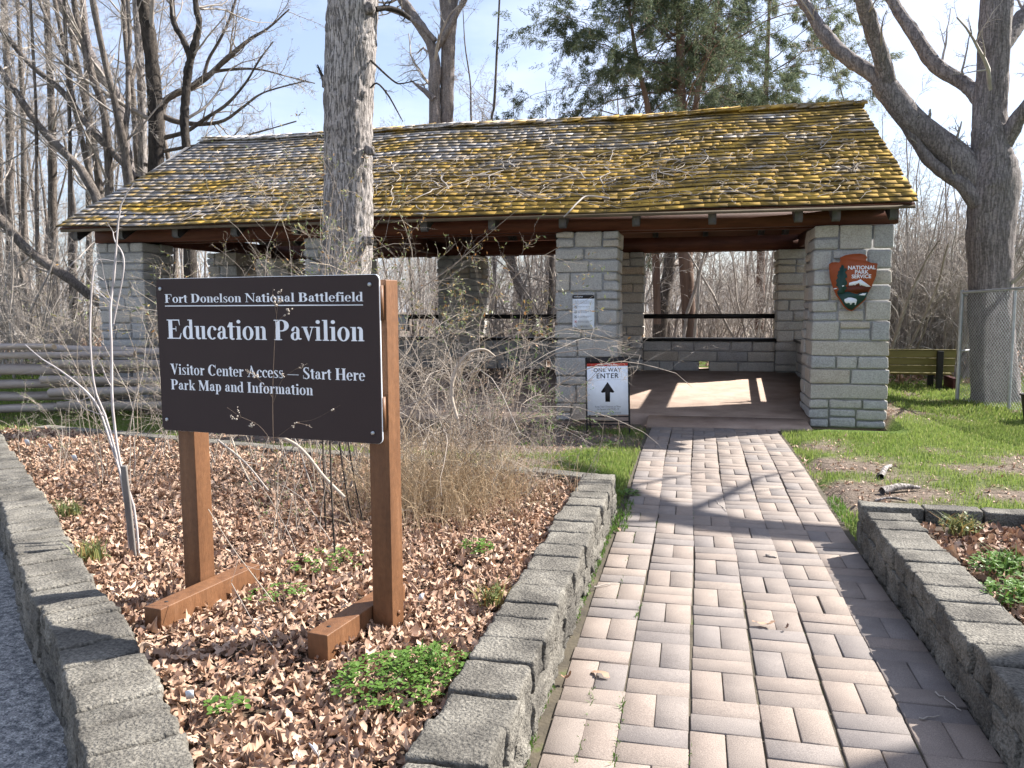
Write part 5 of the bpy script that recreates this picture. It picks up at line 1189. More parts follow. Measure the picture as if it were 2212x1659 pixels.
# ---- cedars
def cedar(label, stems, H, seed, nfol, tint_rng, drop=.05, lmax=3.2, zmin=4.2, per=34):
    loc = stems[0][0][0].copy(); root = empty('cedar_tree', tuple(loc), label, 'tree'); tr = MB()
    for i, (P_, r_) in enumerate(stems): bark_tube(tr, P_ - loc, r_, 18, .15, .012, 12, 8, seed + i)
    tr.build('trunk', M['cedar_bark'], root, True); rg = np.random.default_rng(seed)
    lv = crown_from(rg, [(P_ - loc, r_) for P_, r_ in stems], [dict(per=per, t0=.26, t1=1, a0=50, a1=100, lr=.5, rr=.25, n=10, wig=.12, up=.0, k=4, lmax=lmax, shrink=.5, droop=.07), dict(per=9, t0=.2, a0=30, a1=75, lr=.42, rr=.5, n=6, wig=.16, k=3, droop=.12), dict(per=6, t0=.1, a0=25, a1=70, lr=.5, rr=.55, n=5, wig=.18, k=3, droop=.25, rmin=.003)])
    br_ = MB(); add_levels(br_, lv[:2]); br_.build('branches', M['cedar_bark'], root)
    P_ = lv[2][0]; B = len(P_); i = rg.integers(0, B, nfol); t = rg.uniform(0, 1, nfol) * 3.999; a = t.astype(int); f = (t - a)[:, None]
    p = P_[i, a] * (1 - f) + P_[i, a + 1] * f; d = P_[i, a + 1] - P_[i, a]; d /= np.linalg.norm(d, axis=1, keepdims=True)
    cl = vnoise(p * 1.1, seed); kp = cl > .30; p = p[kp]; d = d[kp]; n_ = len(p); p = p + rg.normal(0, .035, (n_, 3))
    dd_ = d + rg.normal(0, .55, (n_, 3)) + [0, 0, -drop * 6]; dd_ /= np.linalg.norm(dd_, axis=1, keepdims=True)
    s = np.cross(dd_, rg.normal(0, 1, (n_, 3))); s /= np.linalg.norm(s, axis=1, keepdims=True); L = rg.uniform(.05, .13, n_)[:, None]; wd = rg.uniform(.004, .009, n_)[:, None]
    V = np.stack([p - s * wd, p + s * wd, p + dd_ * L * .6 + s * wd * .8, p + dd_ * L, p + dd_ * L * .6 - s * wd * .8], 1)
    base = 5 * np.arange(n_)[:, None]; fm = MB(); tnt = np.clip(rg.uniform(*tint_rng, n_) , 0, 1)
    idx = base
    fm.add(V.reshape(-1, 3), (np.array([[0, 1, 2, 4]]) + idx), None, tint=tnt); fm.t.append(np.array([[4, 2, 3]]) + idx); fm.tt.append(tnt)
    fm.build('foliage', M['cedar'], root); return root
cedar('dark green cedar with a red-brown trunk rising behind the roof', [px([(1492, 760, 36), (1486, 640, 30), (1480, 540, 30), (1475, 400, 26), (1472, 240, 22), (1470, 120, 19), (1468, 0, 15), (1464, -150, 10), (1460, -330, 4)], 21.5),
       px([(1500, 420, 15), (1502, 240, 13), (1518, 160, 12), (1537, 80, 10), (1550, 0, 7), (1560, -160, 4)], 21.4)], 12, 91, 190000, (0, .85), lmax=5.6, per=40)
cedar('thin dark cedar at the left side of the cedar group', [px([(1420, 700, 18), (1412, 400, 15), (1400, 240, 13), (1380, 150, 11), (1365, 60, 8), (1350, -60, 5), (1340, -200, 3)], 21)], 9, 95, 90000, (0, .8), lmax=4.6, per=32)
cedar('pale grey-green drooping cedar at the right side of the cedar group', [px([(1640, 760, 20), (1645, 500, 17), (1650, 300, 14), (1655, 180, 12), (1660, 60, 9), (1665, -60, 6), (1668, -180, 3)], 26)], 9, 97, 110000, (.5, 1.0), drop=.09, lmax=4.2, per=32)
# off-frame trees to the right whose shadows fall on the path
def shadow_tree(x, y, r, H, seed, label, lean=(0, 0)):
    z0 = float(gz(x, y)) - .1; P_ = np.array([(x, y, z0), (x + lean[0] * .3, y + lean[1] * .3, z0 + H * .3), (x + lean[0] * .6, y + lean[1] * .6, z0 + H * .6), (x + lean[0], y + lean[1], z0 + H)]); r_ = np.array([r, r * .8, r * .6, r * .2])
    return hand_tree('off_frame_tree', label, [(P_, r_)], 'bark_grey', [dict(per=9, t0=.75, t1=1, a0=35, a1=70, lr=.38, rr=.45, n=8, wig=.13, k=5), dict(per=5, lr=.5, rr=.5, n=6, wig=.17, k=4), dict(per=4, lr=.5, rr=.5, n=4, wig=.2, k=3, rmin=.005)], seed, 20, .015, .1, 10)
shadow_tree(7.25, 6.89, .6, 14, 111, 'thick tree just outside the right edge beside the near path')
P_ = np.array([(9.0, 9.0, -.1), (8.9, 9.2, 2.5), (8.5, 9.5, 4.5), (7.9, 9.9, 5.7), (7.1, 10.3, 6.3), (6.4, 10.7, 6.6), (6.0, 11.4, 6.8), (5.9, 12.4, 7.1), (5.9, 13.4, 7.6)]) - [0, .45, 0]
hand_tree('off_frame_tree', 'tree outside the right edge with one long limb reaching over the lawn', [(P_, np.array([.28, .25, .23, .2, .19, .18, .17, .15, .08]))], 'bark_grey', [dict(per=7, t0=.6, t1=1, a0=35, a1=70, lr=.2, rr=.35, n=8, wig=.13, k=5), dict(per=5, lr=.5, rr=.5, n=6, wig=.17, k=4)], 113, 20, .015, .1, 10)
# ================================================================ GROUND COVER
lr_ = np.random.default_rng(15)
def leaves(mb, x, y, z, size, rg, tilt=.6, tmean=.55):
    n = len(x); tt = np.linspace(0, 1, 7); hw = np.array([.03, .22, .20, .31, .20, .27, .04])
    var = rg.uniform(.6, 1.2, (n, 7)); W = hw[None] * var * rg.uniform(.6, 1.0, (n, 1))
    u = np.stack([-W, W * 0, W], -1); yy_ = np.broadcast_to((tt - .5)[None, :, None], u.shape)
    cur = rg.normal(0, 2.2, (n, 1, 1)); ben = rg.normal(0, 1.3, (n, 1, 1)); zz_ = cur * u ** 2 * 2 + ben * (yy_ ** 2) + .10 * np.abs(u) + rg.normal(0, .035, u.shape)
    V = np.stack([u, yy_, zz_], -1).reshape(n, 21, 3) * size[:, None, None]
    a = rg.uniform(0, 6.283, n); b1 = rg.normal(0, tilt, n); b2_ = rg.normal(0, tilt, n)
    ca, sa_ = np.cos(a), np.sin(a); cb, sb = np.cos(b1), np.sin(b1); cc, sc_ = np.cos(b2_), np.sin(b2_)
    Rz = np.zeros((n, 3, 3)); Rz[:, 0, 0] = ca; Rz[:, 0, 1] = -sa_; Rz[:, 1, 0] = sa_; Rz[:, 1, 1] = ca; Rz[:, 2, 2] = 1
    Rx = np.zeros((n, 3, 3)); Rx[:, 0, 0] = 1; Rx[:, 1, 1] = cb; Rx[:, 1, 2] = -sb; Rx[:, 2, 1] = sb; Rx[:, 2, 2] = cb
    Ry = np.zeros((n, 3, 3)); Ry[:, 1, 1] = 1; Ry[:, 0, 0] = cc; Ry[:, 0, 2] = sc_; Ry[:, 2, 0] = -sc_; Ry[:, 2, 2] = cc
    V = np.einsum('nij,nkj->nki', Rz @ Rx @ Ry, V) + np.stack([x, y, z], -1)[:, None]
    i = np.arange(21).reshape(7, 3); Q = np.stack([i[:-1, :-1], i[:-1, 1:], i[1:, 1:], i[1:, :-1]], -1).reshape(-1, 4)
    tn = np.clip(rg.normal(tmean, .25, n), 0, 1)
    mb.add(V.reshape(-1, 3), (Q[None] + 21 * np.arange(n)[:, None, None]).reshape(-1, 4), tint=np.repeat(tn, len(Q)))
def sample(x0, x1, y0, y1, n, cond):
    x = lr_.uniform(x0, x1, n); y = lr_.uniform(y0, y1, n); k_ = cond(x, y); return x[k_], y[k_]
x, y = sample(-7.6, -.8, 1.4, 7.7, 95000, lambda x, y: in_bed(x, y, .015) & (np.random.default_rng(1).random(len(x)) < .30 + .7 * smooth(6.5, 3.0, y)))
mb = MB(); leaves(mb, x, y, bedz(x, y) + lr_.uniform(.004, .05, len(x)) * (1 - .3 * (lr_.random(len(x)))), lr_.uniform(.028, .072, len(x)), lr_, .42, .58)
tag(mb.build('leaf_litter', M['leaf_dead'], smooth=True), 'brown curled oak leaves covering the raised bed', 'leaf litter', kind='stuff')
x, y = sample(1.38, 3.5, 1.0, 5.3, 7000, lambda x, y: x > 0); mb = MB(); leaves(mb, x, y, .215 + .05 * (n2(x, y, 2, 8) - .5) + lr_.uniform(0, .04, len(x)), lr_.uniform(.04, .09, len(x)), lr_, tmean=.4)
tag(mb.build('leaf_litter', M['leaf_dead']), 'reddish-brown leaves lying in the right planter', 'leaf litter', kind='stuff')
x, y = sample(1.1, 9, 5.6, 19, 16000, lambda x, y: (lr_.random(len(x)) < (1.05 - grassy(x, y)) * .8) & ~((x < 2.55) & (y > 10.6) & (y < 17)))
x2, y2 = sample(-13, -.55, 6.9, 10.6, 9000, lambda x, y: (side_of(FAR[::-1], x, y) > .15) & (lr_.random(len(x)) < (1.05 - grassy(x, y)) * .8))
x3, y3 = sample(-30, 22, 17, 38, 30000, lambda x, y: y > 16.5)
mb = MB(); xx = np.r_[x, x2]; yy = np.r_[y, y2]; leaves(mb, xx, yy, gz(xx, yy) + lr_.uniform(0.002, .018, len(xx)), lr_.uniform(.015, .055, len(xx)), lr_, .35, .6)
leaves(mb, x3, y3, gz(x3, y3) + .02, lr_.uniform(.10, .22, len(x3)), lr_, .4, .55)
tag(mb.build('leaf_litter', M['leaf_dead']), 'scattered leaf scraps on the lawn and woodland floor', 'leaf litter', kind='stuff')
# path leaves
def one_leaf(u, v, size, z, label, tm):
    p = onz(u, v, z); mb = MB(); leaves(mb, np.array([0.]), np.array([0.]), np.array([.012]), np.array([size]), np.random.default_rng(int(u)), .15, tm); o = mb.build('fallen_leaf', M['leaf_dead']); o.location = p
    tag(o, label, 'leaf', 'single leaves on the brick path')
for u, v, s_, lb in ((1650, 1352, .11, 'curled brown leaf lying mid-path on the bricks'), (1296, 1457, .10, 'brown leaf on the bricks beside the left wall'), (1225, 1470, .05, 'small leaf scrap against the left wall foot'), (2090, 1498, .10, 'brown leaf at the foot of the right wall'), (1700, 1360, .04, 'tiny leaf scrap right of the curled brown leaf'), (2020, 1290, .05, 'small dark leaf in the shade of the right wall'), (1335, 1015 + 130, .06, 'small leaf at the far left of the path')):
    one_leaf(u, v, s_, .004, lb, .45)
# ---- grass
def blades(mb, x, y, z, h, rg, w_=.0022, lean=.45, tn=None):
    n = len(x); a = rg.uniform(0, 6.283, n); dx, dy = np.cos(a), np.sin(a); la = rg.uniform(0, lean, n) * h; b_ = rg.uniform(0, 6.283, n); lx, ly = np.cos(b_) * la, np.sin(b_) * la
    W = w_ * rg.uniform(.7, 1.5, n); P0 = np.stack([x, y, z], -1); s = np.stack([dx * W, dy * W, 0 * dx], -1)
    mid = P0 + np.stack([lx * .35, ly * .35, h * .6], -1); tip = P0 + np.stack([lx * 1.2, ly * 1.2, h], -1)
    V = np.stack([P0 - s, P0 + s, mid + s * .8, mid - s * .8, tip], 1); tn = np.clip(rg.beta(2, 2.4, n) if tn is None else tn, 0, 1); base = 5 * np.arange(n)[:, None]
    mb.add(V.reshape(-1, 3), np.array([[0, 1, 2, 3]]) + base, None, tint=tn); mb.t.append(np.array([[3, 2, 4]]) + base + (mb.n - 5 * n)); mb.tt.append(tn)
def ok_r(x, y): return (lr_.random(len(x)) < grassy(x, y)) & ~((x < 2.62) & (y > 10.55) & (y < 17)) & ~((x < 3.6) & (y < 5.72))
mb = MB(); x, y = sample(1.10, 8.2, 5.6, 12, 125000, ok_r); blades(mb, x, y, gz(x, y) - .005, lr_.uniform(.018, .055, len(x)), lr_, .003)
x, y = sample(1.10, 12, 12, 20, 70000, ok_r); blades(mb, x, y, gz(x, y) - .005, lr_.uniform(.03, .07, len(x)), lr_, .006)
x, y = sample(-8.5, -.53, 6.3, 10.6, 110000, lambda x, y: (side_of(FAR[::-1], x, y) > .14) & (lr_.random(len(x)) < grassy(x, y))); blades(mb, x, y, gz(x, y) - .005, lr_.uniform(.02, .06, len(x)), lr_, .003)
x, y = sample(-18, -8.3, 6.5, 15, 60000, lambda x, y: (side_of(FAR[::-1], x, y) > .14) & (side_of(LW, x, y) > .3) & ~((x > -9.6) & (y > 10.5))); blades(mb, x, y, gz(x, y) - .005, lr_.uniform(.03, .07, len(x)), lr_, .006)
tag(mb.build('lawn_grass', M['grass']), 'short bright green patchy lawn grass', 'grass', kind='stuff')
# weeds in the path joints and along the walls
mb = MB()
xs, ys = [], []
for i in range(260):
    y_ = lr_.uniform(2.2, 6.5); c = lr_.choice([-.545, -.535, -.5 + cell, -.5 + cell * .5, -.5 + 2 * cell], p=[.4, .2, .25, .08, .07]); m_ = int(lr_.integers(3, 14))
    if n2(np.array([y_]), np.array([c]), 1.4, 61)[0] < .45: continue
    xs.append(c + lr_.normal(0, .006, m_) + .012 * math.sin(y_ * 1.3)); ys.append(y_ + lr_.normal(0, .035, m_))
xs = np.concatenate(xs); ys = np.concatenate(ys); blades(mb, xs, ys, xs * 0 - .006, lr_.uniform(.006, .022, len(xs)), lr_, .0022, 1.2)
x, y = sample(1.085, 1.2, 5.5, 6.9, 400, lambda x, y: n2(x, y, 3, 4) > .5); blades(mb, x, y, x * 0, lr_.uniform(.02, .06, len(x)), lr_, .003, .9)
x, y = sample(-.55, -.42, 5.6, 6.5, 300, lambda x, y: n2(x, y, 3, 4) > .45); blades(mb, x, y, x * 0, lr_.uniform(.02, .05, len(x)), lr_, .003, .9)
tag(mb.build('joint_weeds', M['leaf_green']), 'tiny green weeds growing in the path joints', 'weeds', kind='stuff')
# broad-leaf plants: leaflets on short stalks
def leaflets(mb, c, rad, n, size, rg, hmax=.09, tn=(0, 1), pz=None):
    a = rg.uniform(0, 6.283, n); r = rad * np.sqrt(rg.random(n)); x = c[0] + r * np.cos(a); y = c[1] + r * np.sin(a); h = hmax * (1 - (r / rad) ** 2 * .6) * rg.uniform(.4, 1, n)
    z = (c[2] + h); m = 3; X = np.repeat(x, m); Y = np.repeat(y, m); Z = np.repeat(z, m); th = np.tile(np.arange(m) * 2.094, n) + np.repeat(rg.uniform(0, 6.28, n), m); s = np.repeat(size * rg.uniform(.7, 1.3, n), m)
    tl = rg.normal(0, .35, n * m); k = 6; an = np.arange(k) * 2 * math.pi / k; N_ = n * m
    lx = s[:, None] * (.62 + .5 * np.cos(an)[None]); ly = s[:, None] * .42 * np.sin(an)[None]
    V = np.stack([X[:, None] + lx * np.cos(th)[:, None] - ly * np.sin(th)[:, None], Y[:, None] + lx * np.sin(th)[:, None] + ly * np.cos(th)[:, None], Z[:, None] + lx * np.sin(tl)[:, None] + .15 * np.abs(ly)], -1)
    b_ = k * np.arange(N_)[:, None]; tn_ = np.repeat(rg.uniform(tn[0], tn[1], n), m)
    mb.add(V.reshape(-1, 3), np.concatenate([np.array([[0, 1, 2, 3]]) + b_, np.array([[0, 3, 4, 5]]) + b_]), tint=np.r_[tn_, tn_])
def plant(name, label, u, v, rad, n, size, mt='leaf_green', group=None, hmax=.09, z=.24, cat='plant', grass_=0):
    p = onz(u, v, z); mb = MB(); rg = np.random.default_rng(int(u * 7 + v)); 
    if n: leaflets(mb, (0, 0, 0), rad, n, size, rg, hmax)
    if grass_:
        a = rg.uniform(0, 6.28, grass_); r = rad * rg.random(grass_) * .8; blades(mb, r * np.cos(a), r * np.sin(a), r * 0, rg.uniform(.05, .13, grass_), rg, .004, 1.1)
    o = mb.build(name, M[mt]); o.location = p; tag(o, label, cat, group); return o
pr = np.random.default_rng(6)
plant('clover_patch', 'bright green clover patch at the foot of the right sign post', 850, 1478, .22, 260, .016, hmax=.08, z=.22)
plant('clover_patch', 'green clover fringe between the sign post and the path wall', 925, 1445, .16, 160, .014, hmax=.07, grass_=30)
plant('clover_patch', 'pale seedlings beside the black stakes', 700, 1215, .20, 60, .018, 'leaf_green', hmax=.05)
plant('clover_patch', 'pale seedlings between the two sign feet', 600, 1290, .15, 30, .018, 'leaf_green', hmax=.05)
plant('grass_tuft', 'grass tuft by the long road wall, farther from the viewer', 150, 1112, .10, 10, .015, 'leaf_spring', hmax=.06, grass_=70, cat='grass tuft')
plant('grass_tuft', 'grass tuft by the long road wall, nearer to the viewer', 195, 1208, .10, 8, .015, 'leaf_spring', hmax=.06, grass_=80, cat='grass tuft')
plant('weed', 'green leafy weed beside the middle of the path wall', 1028, 1192, .09, 40, .02, hmax=.08)
plant('weed', 'grey-green weed clump leaning on the path wall', 1062, 1305, .08, 20, .016, 'leaf_spring', hmax=.09, grass_=60)
plant('weed', 'small weed near the white tag at lower left', 490, 1530, .08, 22, .02, hmax=.03)
plant('weed', 'leafy weed at the far corner of the path edge', 1358, 1068, .10, 60, .018, hmax=.05, z=.0)
plant('weed', 'grassy weed tuft in the near corner of the right planter', 2075, 1150, .12, 50, .015, 'leaf_spring', hmax=.12, grass_=120)
plant('weed', 'bright green weeds along the inside of the right planter wall', 2165, 1235, .16, 120, .02, hmax=.10, grass_=80)
plant('weed', 'green weeds at the right edge of the right planter', 2205, 1300, .16, 120, .02, hmax=.10, grass_=60)
# ---- thickets and shrubs in the bed
def honeysuckle_leaves(mb, pts, rg, n, size=(.018, .04), tn=(0, 1)):
    B = len(pts); i = rg.integers(0, B, n); j = rg.integers(0, pts.shape[1] - 1, n); f = rg.random((n, 1)); p = pts[i, j] * (1 - f) + pts[i, j + 1] * f
    d = pts[i, j + 1] - pts[i, j]; d /= np.maximum(np.linalg.norm(d, axis=1, keepdims=True), 1e-9); d = d + rg.normal(0, .6, (n, 3)); d /= np.linalg.norm(d, axis=1, keepdims=True)
    s = np.cross(d, rg.normal(0, 1, (n, 3))); s /= np.linalg.norm(s, axis=1, keepdims=True); L = rg.uniform(*size, n)[:, None]; W = L * .16
    V = np.stack([p, p + d * L * .45 + s * W, p + d * L, p + d * L * .45 - s * W], 1); mb.add(V.reshape(-1, 3), np.array([[0, 1, 2, 3]]) + 4 * np.arange(n)[:, None], tint=rg.uniform(*tn, n))
def thicket(name, label, base, spread, n, H, seed, lean=(0, 0), twigm='twig_pale', leafn=0, leafm='leaf_spring', leaftn=(0, 1), sub=(5, 4), r0=.006, arch=.10, wig=.10, start=.35, leaf_up=None, cat='shrub', lsize=(.018, .04), rmin=.0012):
    rg = np.random.default_rng(seed); B = n; st = np.c_[rg.uniform(-spread[0], spread[0], B), rg.uniform(-spread[1], spread[1], B), np.full(B, -.02)]
    an = rg.uniform(0, 6.283, B); sp = rg.uniform(.1, start, B); di = np.c_[np.cos(an) * sp + lean[0], np.sin(an) * sp + lean[1], np.ones(B)]; di /= np.linalg.norm(di, axis=1, keepdims=True)
    P_, Rd = grow(rg, st, di, rg.uniform(.55, 1.15, B) * H * 1.2, rg.uniform(.6, 1.3, B) * r0, 14, wig, 0, .3, arch)
    lv = crown_from(rg, [(P_[i], Rd[i]) for i in range(B)], [dict(per=sub[0], t0=.2, a0=20, a1=60, lr=.35, rr=.6, n=7, wig=.2, k=3, rmin=rmin, droop=.05), dict(per=sub[1], t0=.15, a0=25, a1=70, lr=.45, rr=.7, n=5, wig=.25, k=3, rmin=rmin * .8)])
    o = MB(); tubes(o, P_, Rd, 5, tint=rg.uniform(0, 1, B)); 
    for Pq, Rq, kq in lv: tubes(o, Pq, Rq, kq, tint=rg.uniform(0, 1, len(Pq)))
    root = empty(name, tuple(base), label, cat); o.build('stems', M[twigm], root)
    if leafn:
        lm = MB(); src = lv[1][0]
        if leaf_up is not None: zc = src[:, -1, 2]; src = src[zc > leaf_up]
        honeysuckle_leaves(lm, src, rg, leafn, lsize, leaftn); lm.build('leaves', M[leafm], root)
    return root
def bpos(u, v, z=.2): p = onz(u, v, z); return np.array([p[0], p[1], float(bedz(p[0], p[1]))])
thicket('honeysuckle_tangle', 'tall tangled thicket of arching stems with reddish leaf tips right of the sign', (-2.15, 5.75, .2), (.6, .42), 60, 1.85, 301, (.12, 0), 'twig_pale', 1700, 'leaf_spring', (.0, 1), (8, 7), .0055, .16, .17, .55, 1.2)
thicket('honeysuckle_tangle', 'mass of tangled vines hanging against the pale-barked trunk', (-3.0, 6.3, .2), (.5, .3), 26, 2.1, 303, (.10, 0), 'twig_pale', 800, 'leaf_spring', (.2, 1), (8, 6), .0045, .15, .16, .4, 1.4)
rg = np.random.default_rng(8)
def straw(name, label, base, spread, n, H, seed):
    rg = np.random.default_rng(seed); st = np.c_[rg.normal(0, spread[0], n), rg.normal(0, spread[1], n), np.zeros(n)]; an = rg.uniform(0, 6.28, n); sp = rg.uniform(.05, .6, n)
    di = np.c_[np.cos(an) * sp, np.sin(an) * sp, np.ones(n)]; di /= np.linalg.norm(di, axis=1, keepdims=True); P_, Rd = grow(rg, st, di, rg.uniform(.3, 1, n) * H, rg.uniform(.0010, .0022, n), 8, .14, 0, .4, .22)
    o = MB(); tubes(o, P_, Rd, 3, tint=rg.uniform(0, 1, n)); ob = o.build(name, M['straw']); ob.location = base; tag(ob, label, 'dry grass'); return ob
straw('dry_grass_clump', 'golden dry grass clump directly right of the sign post', (-1.62, 5.1, .2), (.22, .28), 750, .72, 311)
straw('dry_grass_clump', 'golden dry grass behind the right sign post', (-1.95, 5.3, .2), (.22, .25), 520, .7, 313)
straw('dry_grass_clump', 'thin dry grass in front of the far bed edging', (-1.35, 5.6, .2), (.22, .2), 320, .5, 315)
thicket('seed_head_shrub', 'greyish shrub with pale dried seed heads in front of the pavilion floor', (-1.60, 5.6, .2), (.25, .2), 22, .95, 321, (.14, 0), 'twig_pale', 1800, 'leaf_dead', (.5, 1), (6, 6), .004, .06, .08, .5, .45, lsize=(.008, .016))
thicket('budding_shrub', 'small green-budding shrub at the end of the path wall', (-1.05, 6.0, .2), (.35, .12), 16, .62, 323, (.08, 0), 'twig_pale', 1100, 'leaf_green', (.3, 1), (5, 4), .003, .02, .08, .45, .1, lsize=(.012, .024))
thicket('budding_shrub', 'green-budding shrub behind the dried seed heads', (-1.65, 6.6, .1), (.3, .15), 14, 1.15, 325, (.15, 0), 'twig_pale', 900, 'leaf_green', (.2, .9), (5, 4), .004, .02, .08, .5, .5, lsize=(.014, .026))
thicket('bare_bush', 'twiggy bush with yellow-green buds left of the sign', bpos(300, 1040), (.35, .3), 14, 1.55, 331, (.10, 0), 'twig_pale', 900, 'leaf_spring', (.2, .7), (7, 6), .0038, .05, .11, .5, .3, lsize=(.01, .022))
thicket('bare_bush', 'leaning twiggy bush behind the left sign post', bpos(360, 985), (.3, .25), 12, 1.5, 333, (-.15, 0), 'twig_pale', 600, 'leaf_spring', (.2, .7), (7, 6), .0038, .05, .11, .5, .3, lsize=(.01, .022))
thicket('bare_bush', 'low spiky twigs beside the split-rail fence', bpos(180, 1010), (.5, .3), 12, .8, 335, (-.35, 0), 'twig_pale', 400, 'leaf_green', (.2, .9), (6, 5), .0028, .03, .10, .6, .1, lsize=(.01, .02))
thicket('bare_bush', 'sparse canes seen under the sign board', bpos(520, 1010), (.35, .3), 16, .9, 337, (.1, 0), 'twig_pale', 300, 'leaf_green', (.2, .9), (4, 3), .005, .1, .08, .6, .1, lsize=(.01, .02))
thicket('bare_bush', 'thin twigs growing in the leaves between the sign feet', bpos(650, 1180), (.3, .3), 12, .55, 339, (-.1, 0), 'twig_pale', 200, 'leaf_green', (.2, .9), (4, 3), .003, .1, .08, .6, .05, lsize=(.01, .02))
thicket('bare_bush', 'dark spindly twigs behind the path wall', bpos(1050, 1080), (.3, .35), 18, .6, 341, (.2, 0), 'twig_pale', 300, 'leaf_spring', (.2, .9), (5, 4), .003, .05, .1, .6, .05, lsize=(.01, .02))
# stems measured one by one
def stems(name, label, list_px, m, seed=1, per=3, lmax=.35, cat='plant', seeds=0):
    rg = np.random.default_rng(seed); S = [px(p, y0, y1) for p, y0, y1 in list_px]; loc = S[0][0][0].copy(); root = empty(name, tuple(loc), label, cat); mb = MB()
    for P_, r_ in S:
        X = catmull(np.c_[P_ - loc, r_], 22); tubes(mb, X[None, :, :3], X[None, :, 3], 6, tint=float(rg.uniform(.3, .8)))
    if per: 
        lv = crown_from(rg, [(P_ - loc, r_) for P_, r_ in S], [dict(per=per, t0=.35, a0=20, a1=60, lr=.25, rr=.6, n=7, wig=.12, k=3, rmin=.0012, lmax=lmax), dict(per=2, t0=.3, lr=.4, rr=.7, n=5, wig=.15, k=3, rmin=.0008)]); add_levels(mb, lv)
    mb.build('stems', M[m], root)
    if seeds:
        P_ = np.concatenate([lv[1][0][:, j] for j in range(1, 5)] + [lv[0][0][:, j] for j in range(3, 7)]); i = rg.integers(0, len(P_), seeds); sm = MB()
        for q in i: rock(sm, P_[q] + rg.normal(0, .003, 3), [.0026] * 3, r=.002, n=2, tint=.6)
        sm.build('seed_heads', M['twig_pale'], root)
    return root
stems('pale_sapling', 'three tall whitish bare stems rising left of the sign', [
    ([(300, 1200, 5.6), (290, 1100, 5.6), (262, 1010, 5.6), (250, 940, 5.6), (242, 860, 5.6), (241, 760, 5.6), (238, 680, 5.6), (241, 640, 4.8), (247, 590, 4.8), (253, 510, 4.0), (262, 440, 3.2), (290, 395, 2.4)], 3.9, 4.1),
    ([(281, 1200, 4.8), (272, 1100, 4.8), (255, 1000, 4.8), (228, 900, 4.8), (205, 840, 4.0), (195, 740, 4.0), (197, 640, 4.0), (205, 570, 3.2), (222, 560, 2.4)], 3.95, 4.15),
    ([(285, 1195, 4.8), (275, 1080, 4.8), (240, 960, 4.8), (212, 880, 4.8), (180, 840, 4.0), (130, 800, 3.2), (90, 775, 2.4), (55, 745, 1.6)], 3.9, 4.3),
    ([(245, 700, 3.2), (268, 570, 3.2), (248, 520, 2.4), (244, 500, 1.6)], 4.05, 4.1)], 'stem_white', 5, 3, .4, 'sapling')
stems('seed_stalk', 'thin dry weed with tiny seed heads crossing the sign board', [
    ([(640, 1430, 1.50), (628, 1380, 1.50), (612, 1280, 1.50), (604, 1200, 1.50), (600, 1120, 1.50), (594, 1030, 1.50), (590, 940, 1.25), (589, 850, 1.25), (592, 760, 1.00), (596, 700, 0.80), (600, 655, 0.60)], 2.88, 2.80),
    ([(591, 960, 1.00), (560, 920, 0.80), (520, 900, 0.70), (490, 880, 0.60)], 2.80, 2.78), ([(591, 950, 1.00), (640, 915, 0.80), (680, 905, 0.70), (735, 875, 0.60)], 2.80, 2.78), ([(590, 870, 1.00), (610, 820, 0.75), (650, 790, 0.60)], 2.80, 2.78), ([(590, 860, 0.90), (560, 820, 0.70), (530, 800, 0.50)], 2.80, 2.78)], 'stalk_brown', 9, 3, .12, 'weed', 120)
stems('dry_cane', 'arching pale cane curving down under the sign board', [([(530, 932, 7), (590, 940, 7), (635, 958, 7), (665, 985, 7), (700, 1030, 7), (745, 1075, 7)], 4.6, 4.3)], 'twig_pale', 10, 0, .2, 'cane')
stems('dry_cane', 'two straight tan canes leaning behind the sign posts', [([(500, 945, 3.6), (520, 1000, 3.6), (550, 1060, 4.2)], 5.0, 4.6), ([(470, 950, 4.2), (530, 1000, 4.2), (580, 1060, 4.2)], 4.9, 4.6)], 'twig_pale', 10, 1, .2, 'cane')
stems('dry_cane', 'long thin straw stalk crossing in front of the left post', [([(620, 1440, 2.4), (570, 1370, 2.4), (545, 1340, 1.8), (500, 1260, 1.8)], 2.85, 3.0), ([(450, 1100, 1.8), (500, 1180, 1.8), (560, 1260, 2.4), (590, 1300, 2.4)], 3.2, 3.05)], 'twig_pale', 12, 3, .25, 'cane')
stems('broken_cane', 'thick white bent cane beside the right sign post', [([(988, 905, 7), (975, 850, 8), (985, 800, 10), (1010, 765, 8), (1045, 755, 6), (1070, 770, 3)], 5.0, 5.2)], 'twig_pale', 14, 0, .2, 'cane')
for i, (pp, y) in enumerate((([(697, 950, 6), (700, 1050, 7), (704, 1152, 8)], 4.5), ([(713, 950, 6), (717, 1080, 7), (724, 1212, 8)], 4.0), ([(733, 955, 6), (745, 1040, 7), (760, 1135, 7)], 4.7), ([(752, 955, 5), (768, 1050, 6), (787, 1140, 6)], 4.8))):
    p0 = ony(*pp[0][:2], y + .05) ; P_, r_ = px(pp, y + .05, y); zt_ = P_[-1].copy(); top = P_[0] + (P_[0] - P_[-1]) * .15
    ob = MB(); loc = zt_; PP = np.array([top, P_[0], P_[1], P_[2]]) - loc; tubes(ob, catmull(PP, 14)[None], np.full((1, 14), r_[1] * .55), 6, cap=True); o = ob.build('garden_stake', M['bark_dark']); o.location = loc
    tag(o, ['short leftmost black stake under the sign board', 'longest black stake under the sign board, second from the left', 'black stake leaning right, third from the left under the sign', 'thin rightmost black stake close to the right sign post'][i], 'stake', 'black stakes under the sign')
